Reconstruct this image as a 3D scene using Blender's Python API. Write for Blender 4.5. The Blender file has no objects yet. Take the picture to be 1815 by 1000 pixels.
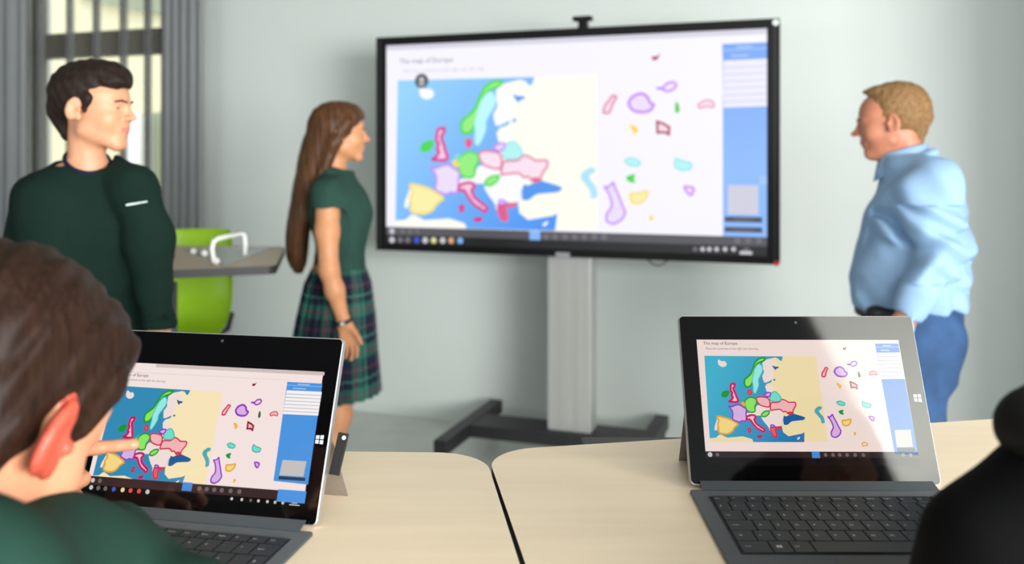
import bpy, bmesh, math, random
import numpy as np
from mathutils import Vector, Matrix
random.seed(4)

# ------------------------------------------------------------------ camera, world, lights
F = 1600.0; CZ = 1.47; HY = 280.0; CX = 907.5
scn = bpy.context.scene
COL = scn.collection
cam_d = bpy.data.cameras.new('camera'); cam = bpy.data.objects.new('camera', cam_d); COL.objects.link(cam)
cam.location = (0, 0, CZ); cam.rotation_euler = (math.pi/2, 0, 0)
cam_d.sensor_width = 36.0; cam_d.lens = 36.0*F/1815.0
cam_d.shift_y = -(500.0-HY)/1815.0
cam_d.clip_start = .05
cam_d.dof.use_dof = True; cam_d.dof.focus_distance = 1.12; cam_d.dof.aperture_fstop = 4.0
scn.camera = cam
scn.view_settings.view_transform = 'Standard'; scn.view_settings.look = 'None'
scn.view_settings.exposure = 0.0; scn.view_settings.gamma = 1.0; scn.view_settings.use_curve_mapping = False

world = bpy.data.worlds.new('world'); scn.world = world; world.use_nodes = True
world.node_tree.nodes['Background'].inputs[0].default_value = (.86, .93, 1.0, 1)
world.node_tree.nodes['Background'].inputs[1].default_value = 2.8

ALPHA = math.radians(19.2); SA, CA = math.sin(ALPHA), math.cos(ALPHA)
OX, OY = -.967, 5.27
def UN(u, n, z):            # room frame: u along the screen wall, n through it, z up
    return Vector((OX+u*CA+n*SA, OY-u*SA+n*CA, z))
RROOM = Matrix.Rotation(-ALPHA, 4, 'Z')
def area(name, u, n, z, w, h, face_u, face_n, face_z, power, col):
    l = bpy.data.lights.new(name, 'AREA'); l.shape = 'RECTANGLE'; l.size = w; l.size_y = h; l.energy = power; l.color = col
    o = bpy.data.objects.new(name, l); COL.objects.link(o); o.location = UN(u, n, z)
    d = UN(face_u, face_n, face_z)-UN(0, 0, 0)
    o.rotation_euler = d.to_track_quat('-Z', 'Y').to_euler(); return o
U_R, U_L, N_B, CEIL = 6.2, -4.3, -7.6, 3.15
area('daylight_right_windows', U_R-.12, -5.9, 1.68, 3.0, 1.5, -1, .35, -.05, 560, (1.0, .99, .965))
area('daylight_rear_right_window', 4.2, N_B+.12, 2.0, 2.2, 1.5, -.15, 1, -.02, 110, (.97, .985, 1.0))
area('fill_rear_left', -1.4, N_B+.12, 1.6, 3.4, 1.3, 0, 1, 0, 22, (.96, .98, 1.0))  # added fill lamp, lifts the darker left side of the room

# ------------------------------------------------------------------ helpers
def P(px, py, d): return Vector(((px-CX)/F*d, d, CZ-(py-HY)/F*d))
def on_n(px, py, n):        # the point of the plane n = const behind a pixel
    a = (px-CX)/F; t = (n+OX*SA+OY*CA)/(a*SA+CA)
    return Vector((t*a, t, CZ-(py-HY)/F*t))
def u_of(v): return (v.x-OX)*CA-(v.y-OY)*SA
def lin(c):
    return tuple((x/255/12.92 if x/255 <= .04045 else ((x/255+.055)/1.055)**2.4) for x in c)
MATS = {}
def mat(name, rgb, rough=.6, metal=0.0, noise=None, bump=None, emit=None, es=1.0, sss=0.0, spec=.5, coat=0.0, sheen=0.0, ior=1.5):
    if name in MATS: return MATS[name]
    m = bpy.data.materials.new(name); m.use_nodes = True; MATS[name] = m
    nt = m.node_tree; b = nt.nodes['Principled BSDF']
    c = lin(rgb)
    b.inputs['Base Color'].default_value = (*c, 1); b.inputs['Roughness'].default_value = rough
    b.inputs['Metallic'].default_value = metal; b.inputs['Specular IOR Level'].default_value = spec; b.inputs['IOR'].default_value = ior
    b.inputs['Coat Weight'].default_value = coat; b.inputs['Sheen Weight'].default_value = sheen
    if sss:
        b.inputs['Subsurface Weight'].default_value = sss; b.inputs['Subsurface Radius'].default_value = (.012, .004, .002)
        b.inputs['Subsurface Scale'].default_value = 1.0
    if emit is not None:
        b.inputs['Emission Color'].default_value = (*lin(emit), 1); b.inputs['Emission Strength'].default_value = es
    if noise or bump:
        tc = nt.nodes.new('ShaderNodeTexCoord'); mp = nt.nodes.new('ShaderNodeMapping'); nt.links.new(tc.outputs['Object'], mp.inputs[0])
    if noise:       # (scale xyz, amount, detail)
        mp.inputs['Scale'].default_value = noise[0]
        nz = nt.nodes.new('ShaderNodeTexNoise'); nz.inputs['Scale'].default_value = 1.0; nz.inputs['Detail'].default_value = noise[2] if len(noise) > 2 else 4
        nt.links.new(mp.outputs[0], nz.inputs['Vector'])
        rp = nt.nodes.new('ShaderNodeValToRGB'); a = noise[1]
        rp.color_ramp.elements[0].position = .3; rp.color_ramp.elements[1].position = .7
        rp.color_ramp.elements[0].color = (*[max(0, x*(1-a)) for x in c], 1); rp.color_ramp.elements[1].color = (*[min(1, x*(1+a)) for x in c], 1)
        nt.links.new(nz.outputs['Fac'], rp.inputs[0]); nt.links.new(rp.outputs[0], b.inputs['Base Color'])
    if bump:        # (scale xyz, strength, distance)
        mp2 = nt.nodes.new('ShaderNodeMapping'); nt.links.new(tc.outputs['Object'], mp2.inputs[0]); mp2.inputs['Scale'].default_value = bump[0]
        n2 = nt.nodes.new('ShaderNodeTexNoise'); n2.inputs['Scale'].default_value = 1.0; n2.inputs['Detail'].default_value = 5
        nt.links.new(mp2.outputs[0], n2.inputs['Vector'])
        bp = nt.nodes.new('ShaderNodeBump'); bp.inputs['Strength'].default_value = bump[1]; bp.inputs['Distance'].default_value = bump[2]
        nt.links.new(n2.outputs['Fac'], bp.inputs['Height']); nt.links.new(bp.outputs[0], b.inputs['Normal'])
    return m
def empty(name, loc, label=None, cat=None, group=None, rot=None):
    o = bpy.data.objects.new(name, None); COL.objects.link(o); o.location = loc; o.empty_display_size = .1
    if rot is not None: o.rotation_euler = rot
    tag(o, label, cat, group); return o
def tag(o, label=None, cat=None, group=None, kind=None):
    if label: o['label'] = label
    if cat: o['category'] = cat
    if group: o['group'] = group
    if kind: o['kind'] = kind
    return o
def wmat(o):
    m = Matrix.LocRotScale(o.location, o.rotation_euler.to_quaternion() if o.rotation_mode != 'QUATERNION' else o.rotation_quaternion, o.scale)
    return wmat(o.parent)@m if o.parent else m
def obj(name, me_or_bm, mats, parent=None, world_space=False, smooth=False):
    if isinstance(me_or_bm, bmesh.types.BMesh):
        me = bpy.data.meshes.new(name); me_or_bm.to_mesh(me); me_or_bm.free()
    else: me = me_or_bm
    if not isinstance(mats, (list, tuple)): mats = [mats]
    for m in mats: me.materials.append(m)
    if smooth: me.shade_smooth()
    o = bpy.data.objects.new(name, me); COL.objects.link(o)
    if parent is not None:
        o.parent = parent
        if world_space: me.transform(wmat(parent).inverted())
    return o
def box(bm, lo, hi, M=None, mi=0, bevel=0.0):
    t = bmesh.new(); bmesh.ops.create_cube(t, size=1)
    c = [(lo[i]+hi[i])/2 for i in range(3)]; s = [abs(hi[i]-lo[i]) for i in range(3)]
    for v in t.verts: v.co = Vector([v.co[i]*s[i]+c[i] for i in range(3)])
    if bevel: bmesh.ops.bevel(t, geom=t.edges[:], offset=bevel, segments=2, affect='EDGES', profile=.6)
    if M is not None: bmesh.ops.transform(t, matrix=M, verts=t.verts[:])
    for f in t.faces: f.material_index = mi
    me = bpy.data.meshes.new('t'); t.to_mesh(me); t.free(); bm.from_mesh(me); bpy.data.meshes.remove(me); return bm
def tube(bm, pts, r, seg=12, mi=0, closed=False):
    pts = [Vector(p) for p in pts]; n = len(pts); rings = []
    rr = r if isinstance(r, (list, tuple)) else [r]*n
    up = None
    for i, p in enumerate(pts):
        if closed: t = (pts[(i+1) % n]-pts[i-1]).normalized()
        else: t = (pts[min(i+1, n-1)]-pts[max(i-1, 0)]).normalized()
        if up is None: up = Vector((0, 0, 1)) if abs(t.z) < .9 else Vector((1, 0, 0))
        s = t.cross(up).normalized(); up = s.cross(t).normalized()
        rings.append([bm.verts.new(p+s*math.cos(a)*rr[i]+up*math.sin(a)*rr[i]) for a in [2*math.pi*k/seg for k in range(seg)]])
    for i in range(n if closed else n-1):
        A, B = rings[i], rings[(i+1) % n]
        for k in range(seg):
            f = bm.faces.new((A[k], A[(k+1) % seg], B[(k+1) % seg], B[k])); f.material_index = mi; f.smooth = True
    if not closed:
        bm.faces.new(rings[0][::-1]).material_index = mi; bm.faces.new(rings[-1]).material_index = mi
    return bm
def prism(bm, poly, z0, z1, mi_top=0, mi_side=0, M=None, bevel=0):
    t = bmesh.new()
    lo = [t.verts.new((x, y, z0)) for x, y in poly]; hi = [t.verts.new((x, y, z1)) for x, y in poly]
    t.faces.new(hi).material_index = mi_top; t.faces.new(lo[::-1]).material_index = mi_side
    n = len(poly)
    for i in range(n): t.faces.new((lo[i], lo[(i+1) % n], hi[(i+1) % n], hi[i])).material_index = mi_side
    bmesh.ops.recalc_face_normals(t, faces=t.faces[:])
    if M is not None: bmesh.ops.transform(t, matrix=M, verts=t.verts[:])
    me = bpy.data.meshes.new('t'); t.to_mesh(me); t.free(); bm.from_mesh(me); bpy.data.meshes.remove(me); return bm
def round_poly(pts, r, seg=10):
    out = []; n = len(pts)
    rs = r if isinstance(r, (list, tuple)) else [r]*n
    for i in range(n):
        p = Vector(pts[i]); a = (Vector(pts[i-1])-p).normalized(); b = (Vector(pts[(i+1) % n])-p).normalized(); rr = rs[i]
        if rr <= 0: out.append(tuple(p)); continue
        ang = a.angle(b); L = rr/math.tan(ang/2); A = p+a*L; B = p+b*L
        c = p+(a+b).normalized()*(rr/math.sin(ang/2))
        va, vb = A-c, B-c
        for k in range(seg+1):
            v = va.slerp(vb, k/seg) if va.angle(vb) > 1e-4 else va
            out.append(tuple(c+v.normalized()*rr))
    return out

# ------------------------------------------------------------------ room
M_wall = mat('wall_paint', (214, 221, 218), .55, bump=((60, 60, 60), .06, .002))
M_floor = mat('grey_linoleum', (200, 206, 202), .32, noise=((9, 9, 9), .06), bump=((30, 30, 30), .03, .001))
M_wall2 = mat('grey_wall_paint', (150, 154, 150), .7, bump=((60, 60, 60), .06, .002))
M_ceil = mat('ceiling_paint', (176, 176, 166), .8, noise=((4, 4, 4), .02))
M_frame = mat('window_frame_paint', (104, 101, 92), .5, noise=((5, 5, 5), .05))
M_dark = mat('dark_rear_wall', (66, 66, 64), .8, noise=((3, 3, 3), .1))
TH = .22
u0w, u1w = u_of(on_n(44, 0, 0)), u_of(on_n(289, 0, 0))
def rbox(bm, u0, u1, n0, n1, z0, z1, mi=0, bevel=0):
    M = Matrix.Translation((OX, OY, 0))@RROOM
    return box(bm, (u0, n0, z0), (u1, n1, z1), M, mi, bevel)
def struct(name, bm, m, parent=None):
    o = obj(name, bm, m, parent)
    if parent is None: o['kind'] = 'structure'
    return o
bm = bmesh.new(); rbox(bm, U_L-.3, U_R+.3, N_B-.3, .3, -.12, 0); struct('floor', bm, M_floor)
bm = bmesh.new(); rbox(bm, U_L-.3, U_R+.3, N_B-.3, .3, CEIL, CEIL+.15); struct('ceiling', bm, M_ceil)
bm = bmesh.new()
WZ0, WZ1 = .25, 3.0
rbox(bm, U_L, u0w, 0, TH, 0, CEIL); rbox(bm, u1w, U_R, 0, TH, 0, CEIL); rbox(bm, u0w, u1w, 0, TH, 0, WZ0); rbox(bm, u0w, u1w, 0, TH, WZ1, CEIL)
struct('wall_front', bm, M_wall)
bm = bmesh.new(); rbox(bm, U_L-TH, U_L, N_B, TH, 0, CEIL); struct('wall_left', bm, M_wall2)
bm = bmesh.new()
rbox(bm, U_R, U_R+TH, N_B, TH, 0, .85); rbox(bm, U_R, U_R+TH, N_B, TH, 2.5, CEIL); rbox(bm, U_R, U_R+TH, -4.35, TH, .85, 2.5); rbox(bm, U_R, U_R+TH, N_B, -7.45, .85, 2.5)
struct('wall_right', bm, M_wall2)
bm = bmesh.new()
rbox(bm, U_L, -3.2, N_B-TH, N_B, 0, CEIL); rbox(bm, .4, 3.05, N_B-TH, N_B, 0, CEIL); rbox(bm, 5.35, U_R+TH, N_B-TH, N_B, 0, CEIL); rbox(bm, 3.05, 5.35, N_B-TH, N_B, 0, 1.2); rbox(bm, 3.05, 5.35, N_B-TH, N_B, 2.8, CEIL); rbox(bm, -3.2, .4, N_B-TH, N_B, 0, .9); rbox(bm, -3.2, .4, N_B-TH, N_B, 2.3, CEIL)
struct('wall_back', bm, M_dark)
bm = bmesh.new(); rbox(bm, 3.74, U_R, -1.3, -1.12, 0, CEIL-.002); struct('added_shade_wall', bm, M_wall2)  # added, unseen: blocks window light to darken the wall's right end
bm = bmesh.new(); raft = [(-1.5, -4.6), (3.52, -4.72), (6.05, -7.05), (6.05, -7.5), (-1.5, -7.5)]
prism(bm, raft, 3.02, 3.1, M=Matrix.Translation((OX, OY, 0))@RROOM)
for u_, n_ in ((-1, -5), (3.2, -5), (5.6, -7.2), (-1, -7.2), (2.3, -7.2)): tube(bm, [UN(u_, n_, 3.09), UN(u_, n_, CEIL-.001)], .006, 8)
struct('added_dark_raft', bm, mat('added_raft_black', (26, 27, 28), .95, noise=((80, 80, 80), .15)))  # added, unseen: keeps the left of the right tablet's glass reflecting black
lum = empty('added_glare_panel', UN(4.91, -5.96, CEIL-.10), 'added unseen glowing panel mirrored as glare in the right tablet, beside the added dark raft', 'added light panel', rot=(0, 0, -ALPHA-math.atan2(2.32, 2.52)))  # added, unseen: glows to be mirrored as grey glare on the right tablet
bm = bmesh.new(); box(bm, (-1.45, 0, -.03), (1.40, .55, .03), bevel=.006)
for x_ in (-1.2, 1.1): box(bm, (x_-.02, .25, .028), (x_+.02, .29, .099))
obj('housing', bm, mat('white_enamel', (226, 226, 222), .5, noise=((8, 8, 8), .02)), lum)
bm = bmesh.new(); box(bm, (-1.43, .02, -.034), (1.38, .53, -.029)); obj('glow_face', bm, mat('glare_panel_glow', (230, 232, 224), .6, emit=(250, 252, 238), es=1.7), lum)
# window in the screen wall
bm = bmesh.new(); fw = .05
rbox(bm, u0w, u0w+fw, .06, .14, WZ0, WZ1); rbox(bm, u1w-.05, u1w, .06, .14, WZ0, WZ1)
rbox(bm, u0w, u1w, .06, .14, WZ0, WZ0+fw); rbox(bm, u0w, u1w, .06, .14, WZ1-fw, WZ1)
zt0, zt1 = on_n(165, 101, .1).z, on_n(165, 58, .1).z
rbox(bm, u0w+.02, u1w-.02, .05, .15, zt0, zt1)
w1 = struct('window_1', bm, M_frame)
M_glass = bpy.data.materials.new('window_glass'); M_glass.use_nodes = True
nt = M_glass.node_tree; nt.nodes.clear(); o_ = nt.nodes.new('ShaderNodeOutputMaterial'); mx = nt.nodes.new('ShaderNodeMixShader'); tr = nt.nodes.new('ShaderNodeBsdfTransparent'); gl = nt.nodes.new('ShaderNodeBsdfGlossy')
gl.inputs['Roughness'].default_value = .02; mx.inputs[0].default_value = .06; nt.links.new(tr.outputs[0], mx.inputs[1]); nt.links.new(gl.outputs[0], mx.inputs[2]); nt.links.new(mx.outputs[0], o_.inputs[0])
bm = bmesh.new(); rbox(bm, u0w+.03, u1w-.03, .097, .103, WZ0+.03, WZ1-.03); obj('window_pane', bm, M_glass, w1)
for k, (na, nb) in enumerate(((-7.45, -4.35),)):
    bm = bmesh.new()
    for q in range(5):
        n_ = na+(nb-na)*q/4; rbox(bm, U_R+.05, U_R+.12, n_-.035, n_+.035, .85, 2.5)
    rbox(bm, U_R+.05, U_R+.12, na, nb, .85, .92); rbox(bm, U_R+.05, U_R+.12, na, nb, 2.43, 2.5)
    w2 = struct('window_2', bm, M_frame)
    bm = bmesh.new(); rbox(bm, U_R+.08, U_R+.086, na, nb, .88, 2.47); obj('window_pane', bm, M_glass, w2)
bm = bmesh.new()
for u_ in (-3.2, -1.435, .33): rbox(bm, u_, u_+.07, N_B-.12, N_B-.05, .9, 2.3)
rbox(bm, -3.2, .4, N_B-.12, N_B-.05, .9, .97); rbox(bm, -3.2, .4, N_B-.12, N_B-.05, 2.23, 2.3)
w3 = struct('fill_window_3', bm, M_frame); bm = bmesh.new(); rbox(bm, -3.18, .38, N_B-.09, N_B-.084, .92, 2.28); obj('window_pane', bm, M_glass, w3)  # added unseen opening that goes with the rear-left fill lamp

bm = bmesh.new()
for u_ in (3.05, 4.165, 5.28): rbox(bm, u_, u_+.07, N_B-.12, N_B-.05, 1.2, 2.8)
rbox(bm, 3.05, 5.35, N_B-.12, N_B-.05, 1.2, 1.27); rbox(bm, 3.05, 5.35, N_B-.12, N_B-.05, 2.73, 2.8)
w4 = struct('window_4', bm, M_frame); bm = bmesh.new(); rbox(bm, 3.07, 5.33, N_B-.09, N_B-.084, 1.22, 2.78); obj('window_pane', bm, M_glass, w4)

# the house across the yard, seen through the window
M_fac = mat('cream_render', (224, 216, 178), .9, noise=((.6, .6, .6), .05)); M_fac2 = mat('grey_green_render', (150, 156, 128), .9, noise=((1, 1, 1), .06)); M_fac3 = mat('white_render', (252, 250, 244), .8, noise=((1, 1, 1), .02))
neigh = empty('house', UN(-2, 5, -.5), 'cream rendered house across the yard behind the curtained window', 'building')
bm = bmesh.new(); rbox(bm, -9, 6, 5.0, 5.6, -.5, 7); obj('facade', bm, M_fac, neigh, True)
bm = bmesh.new(); ub = u_of(on_n(272, 250, 4.9)); rbox(bm, ub, ub+1.6, 4.85, 5.0, -.5, on_n(272, 200, 4.9).z); obj('wall_panel', bm, M_fac2, neigh, True)
bm = bmesh.new(); a_ = on_n(228, 262, 4.7); b_ = on_n(256, 200, 4.7); rbox(bm, u_of(a_), u_of(b_), 4.6, 4.98, a_.z-.4, b_.z); obj('doorway_surround', bm, M_fac3, neigh, True)
bm = bmesh.new(); q1, q2, q3, q4 = on_n(130, -6, 4.9), on_n(262, 22, 4.9), on_n(330, -6, 4.9), on_n(330, 30, 4.9)
pl = [(u_of(v), v.z) for v in (q1, q2, q4, q3)]
t = bmesh.new(); vs = [t.verts.new(UN(u, 4.84, z)) for u, z in pl]; vs2 = [t.verts.new(UN(u, 5.0, z)) for u, z in pl]
t.faces.new(vs); t.faces.new(vs2[::-1])
for i in range(4): t.faces.new((vs[i], vs2[i], vs2[(i+1) % 4], vs[(i+1) % 4]))
bmesh.ops.recalc_face_normals(t, faces=t.faces[:]); obj('roof_soffit', t, M_fac2, neigh, True)
bm.free()
bm = bmesh.new(); rbox(bm, -12, 8, TH+.1, 8, -.7, -.5); g_ = struct('ground', bm, mat('yard_paving', (150, 150, 140), .9, noise=((2, 2, 2), .1)))

# curtains
M_cur = mat('grey_curtain_cloth', (136, 140, 142), .85, noise=((40, 40, 2), .06), sheen=.2)
def sheer(name, rgb, t_):
    m = bpy.data.materials.new(name); m.use_nodes = True; nt = m.node_tree; b = nt.nodes['Principled BSDF']; b.inputs['Base Color'].default_value = (*lin(rgb), 1); b.inputs['Roughness'].default_value = .9
    out = nt.nodes['Material Output']; mx = nt.nodes.new('ShaderNodeMixShader'); tr = nt.nodes.new('ShaderNodeBsdfTransparent'); nz = nt.nodes.new('ShaderNodeTexNoise'); nz.inputs['Scale'].default_value = 60
    mt = nt.nodes.new('ShaderNodeMath'); mt.operation = 'MULTIPLY_ADD'; nt.links.new(nz.outputs['Fac'], mt.inputs[0]); mt.inputs[1].default_value = .06; mt.inputs[2].default_value = t_-.03
    nt.links.new(mt.outputs[0], mx.inputs[0]); nt.links.new(b.outputs[0], mx.inputs[1]); nt.links.new(tr.outputs[0], mx.inputs[2]); nt.links.new(mx.outputs[0], out.inputs[0]); return m
M_sheer = sheer('sheer_curtain_cloth', (128, 128, 120), .84); M_sheer2 = sheer('gathered_sheer_cloth', (128, 130, 130), .55)
def curtain(name, u0, u1, nn, z0, z1, folds, depth, seed, label):
    rnd = random.Random(seed); n = folds*10+1; bm = bmesh.new(); rows = []
    ph = [rnd.uniform(-.5, .5) for _ in range(folds+2)]; am = [rnd.uniform(.6, 1.15) for _ in range(folds+2)]
    for zi in range(6):
        z = z0+(z1-z0)*zi/5; row = []
        for i in range(n):
            t = i/(n-1); k = t*folds; a = am[int(k)]
            row.append(bm.verts.new(UN(u0+(u1-u0)*(t+.018*math.sin(k*2*math.pi*2)), nn+depth*a*math.sin(2*math.pi*k+ph[int(k)]*.0)*(1-.15*zi/5), z)))
        rows.append(row)
    for A, B in zip(rows, rows[1:]):
        for i in range(n-1): bm.faces.new((A[i], A[i+1], B[i+1], B[i]))
    o = obj(name, bm, M_cur, smooth=True); o.modifiers.new('s', 'SOLIDIFY').thickness = .002
    tag(o, label, 'curtain'); return o
curtain('curtain', u_of(on_n(-60, 0, -.12)), u_of(on_n(49, 0, -.17)), -.18, .03, CEIL-.06, 6, .05, 1, 'grey floor-length curtain gathered at the left edge of the window')
curtain('curtain', u_of(on_n(288, 0, -.17)), u_of(on_n(361, 0, -.17)), -.17, .03, CEIL-.06, 5, .045, 2, 'grey curtain gathered between the window and the screen wall, behind the green chair')
bm = bmesh.new(); prof = []
cent = [46, 71, 123, 170, 218, 261, 290]; hw = [3, 4, 4.5, 4, 5, 4.5, 2]
for c, h in zip(cent, hw):
    m_ = 7
    for i in range(m_): prof.append((c-h+2*h*i/(m_-1), (-.02 if i % 2 else .03), 1))
    prof.append((c+h+6, .0, 0)); prof.append((c+h+14, .008, 0))
rows = []
for z in (.03, 1.5, CEIL-.06):
    rows.append([bm.verts.new(UN(u_of(on_n(px, 0, -.09)), -.09+dn, z)) for px, dn, m_ in prof])
for A, B in zip(rows, rows[1:]):
    for i in range(len(prof)-1):
        f = bm.faces.new((A[i], A[i+1], B[i+1], B[i])); f.material_index = 1 if (prof[i][2] and prof[i+1][2]) else 0; f.smooth = not f.material_index
tag(obj('sheer_curtain', bm, [M_sheer, M_sheer2]), 'thin see-through grey curtain with narrow folds hanging across the window', 'curtain')
bm = bmesh.new(); rbox(bm, U_L+.1, u_of(on_n(365, 0, -.1)), -.21, -.06, CEIL-.06, CEIL-.001)
tag(obj('curtain_rail', bm, mat('white_rail', (220, 220, 218), .4)), 'white ceiling rail from which the curtains hang', 'curtain rail')

# ------------------------------------------------------------------ what the three screens show
# traced outlines, A and B are two magnified views of the tablet on the right-hand desk
OBJR = (.35378677, 1.04977499, 1.0888, -.00964851, 1.14945349, .292, .201)
OBJL = (-.34546315, .96164838, 1.0888, -.19542355, 1.17172119, .292, .195)
def frame_of(par):
    x, y, z, yaw, phi, W, H = par; c, s = math.cos(yaw), math.sin(yaw)
    U = Vector((c, s, 0)); N = Vector((-s, c, 0)); V = N*math.cos(phi)+Vector((0, 0, math.sin(phi)))
    return Vector((x, y, z)), U, V, W, H
def inv(px, py, par):
    o, U, V, W, H = frame_of(par); n = U.cross(V); c = Vector((0, 0, CZ)); d = Vector(((px-CX)/F, 1, -(py-HY)/F))
    t = (o-c).dot(n)/d.dot(n); q = c+d*t-o
    return q.dot(U)/W+.5, q.dot(V)/H
def A_(p): return inv(1220+p[0]/4.1667, 590+p[1]/4.1667, OBJR)
def B_(p): return inv(1420+p[0]/4.165, 590+p[1]/4.165, OBJR)
def sm(pts, it=1):
    for _ in range(it):
        o = []
        for i in range(len(pts)):
            a, b = pts[i], pts[(i+1) % len(pts)]
            o += [(a[0]*.8+b[0]*.2, a[1]*.8+b[1]*.2), (a[0]*.2+b[0]*.8, a[1]*.2+b[1]*.8)]
        pts = o
    return pts
# each: (view, layer, fill key, outline key, outline width, points)
SH = []
def S(view, layer, fill, line, pts, w=.0045, smooth=1):
    f = A_ if view == 'A' else B_
    SH.append((layer, fill, line, w, [f(p) for p in (sm(pts, smooth) if smooth else pts)]))
SH.append((1, 'land', None, 0, [A_((118, 170)), inv(1446, 632, OBJR), inv(1467, 783, OBJR), A_((163, 806))]))
S('A', 2, 'sea', None, [(118, 170), (697, 175), (690, 208), (676, 205), (662, 190), (640, 183), (585, 195), (556, 230), (550, 262), (562, 290), (545, 320), (560, 370), (600, 352), (618, 350), (612, 366), (578, 378), (566, 400), (580, 430), (590, 470), (600, 560), (650, 600), (690, 600), (700, 640), (690, 690), (700, 735), (740, 765), (790, 755), (840, 745), (857, 735), (857, 808), (480, 808), (472, 785), (400, 765), (350, 770), (290, 775), (240, 752), (225, 755), (205, 775), (158, 780)], smooth=0)
S('A', 3, 'sea2', None, [(615, 240), (640, 250), (665, 250), (668, 262), (650, 265), (645, 278), (630, 262)])
S('A', 2, 'sea2', None, [(625, 345), (640, 340), (645, 352), (630, 355)])
S('A', 3, 'sea2', None, [(705, 610), (720, 620), (760, 600), (770, 575), (775, 598), (820, 610), (866, 625), (855, 645), (800, 650), (760, 655), (735, 680), (705, 682), (700, 640)])
S('A', 3, 'white', None, [(218, 198), (232, 200), (245, 212), (268, 208), (285, 228), (278, 248), (250, 255), (225, 240), (218, 220)])
S('A', 3, 'white', None, [(545, 225), (560, 205), (585, 195), (640, 210), (658, 235), (640, 245), (612, 240), (622, 270), (628, 320), (612, 350), (570, 372), (552, 350), (545, 320), (560, 290), (553, 260)])
S('A', 3, 'white', None, [(572, 400), (600, 388), (630, 395), (630, 430), (590, 442), (575, 430)])
S('A', 3, 'white', None, [(425, 595), (470, 588), (495, 580), (500, 540), (530, 532), (560, 545), (600, 552), (612, 575), (560, 600), (540, 612), (500, 612), (480, 605), (440, 612), (425, 610)])
S('A', 3, 'white', None, [(540, 612), (600, 600), (605, 572), (680, 566), (702, 600), (697, 640), (690, 692), (650, 692), (630, 682), (615, 700), (602, 730), (595, 700), (560, 660), (540, 630)])
S('A', 3, 'white', None, [(210, 640), (225, 642), (215, 680), (213, 722), (193, 722), (195, 690), (205, 660)])
S('A', 3, 'white', None, [(803, 778), (827, 766), (820, 785), (805, 792)])
S('A', 5, 'cyan', 'cyanline', [(520, 225), (545, 245), (550, 280), (535, 310), (515, 350), (522, 380), (510, 420), (495, 452), (480, 440), (478, 390), (470, 350), (482, 300), (490, 260)], .003)
S('A', 4, 'green', 'greenline', [(570, 188), (545, 185), (520, 193), (495, 213), (480, 250), (465, 300), (440, 325), (415, 345), (413, 375), (425, 400), (450, 400), (470, 380), (478, 340), (485, 300), (490, 260), (510, 225), (540, 215), (560, 205)], .006)
S('A', 4, 'red2', 'redline', [(440, 425), (460, 422), (468, 440), (460, 458), (445, 455)])
S('A', 4, 'pink2', 'mageline', [(315, 378), (345, 375), (340, 400), (330, 412), (345, 440), (355, 470), (370, 500), (360, 513), (330, 512), (298, 510), (320, 495), (330, 475), (318, 465), (325, 440), (312, 430), (312, 400)], .0075)
S('A', 4, 'greenline', 'greenline', [(255, 440), (275, 430), (300, 430), (298, 450), (285, 470), (255, 475), (245, 460)], .004)
S('A', 4, 'green', 'greenline', [(430, 490), (455, 475), (480, 480), (500, 490), (505, 520), (490, 545), (495, 580), (470, 590), (440, 580), (425, 560), (415, 530), (420, 500)], .0045)
S('A', 5, 'orange', 'orangeline', [(390, 520), (404, 512), (420, 528), (412, 542)])
S('A', 4, 'greenline', 'tealline', [(400, 498), (415, 488), (422, 505), (408, 512)])
S('A', 4, 'pink', 'redline', [(500, 480), (530, 472), (585, 480), (600, 500), (605, 540), (590, 550), (560, 545), (530, 535), (508, 510)])
S('A', 5, 'violet', 'violetline', [(560, 455), (590, 440), (610, 445), (605, 465), (590, 475), (565, 465)])
S('A', 4, 'teal', 'tealline', [(610, 445), (640, 432), (665, 450), (685, 480), (680, 505), (640, 510), (608, 505), (600, 480)], .003)
S('A', 4, 'pink', 'redline', [(610, 515), (670, 515), (690, 490), (720, 500), (740, 515), (790, 512), (795, 535), (775, 570), (770, 600), (740, 602), (720, 580), (700, 585), (680, 565), (630, 570), (605, 575), (605, 545)])
S('A', 6, 'red2', 'redline', [(738, 588), (768, 588), (762, 602), (745, 604)])
S('A', 4, 'violet', 'violetline', [(295, 540), (320, 548), (345, 535), (375, 530), (400, 545), (430, 565), (425, 600), (430, 640), (420, 655), (395, 650), (380, 662), (345, 650), (325, 640), (330, 600), (322, 570)])
S('A', 4, 'yellow', 'orangeline', [(213, 616), (240, 620), (300, 635), (372, 675), (340, 700), (325, 730), (290, 748), (240, 745), (222, 730), (225, 700), (215, 680), (228, 645), (213, 632)], .0055)
S('A', 5, 'green', 'greenline', [(540, 600), (565, 580), (598, 575), (595, 600), (570, 620), (545, 620)])
S('A', 5, 'pink2', 'mageline', [(430, 620), (460, 608), (490, 610), (500, 625), (485, 640), (500, 670), (540, 700), (565, 715), (555, 735), (535, 720), (505, 705), (475, 670), (455, 640), (430, 642)], .007)
S('A', 5, 'mageline', 'mageline', [(510, 762), (545, 758), (540, 775), (515, 775)], .004)
S('A', 5, 'red2', 'mageline', [(440, 708), (458, 705), (462, 728), (448, 738)])
S('A', 4, 'red2', 'redline', [(605, 695), (635, 700), (685, 693), (680, 708), (640, 710), (650, 740), (655, 770), (630, 770), (610, 735)])
S('A', 5, 'violet', 'violetline', [(608, 680), (634, 683), (632, 698), (612, 698)])
S('B', 2, 'caspian', None, [(130, 540), (155, 548), (150, 565), (130, 575), (140, 595), (165, 620), (178, 665), (150, 672), (145, 640), (120, 610), (100, 590), (98, 565)])
S('B', 4, 'darkred', None, [(305, 110), (322, 112), (335, 100), (328, 125), (310, 127)], smooth=0)
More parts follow.
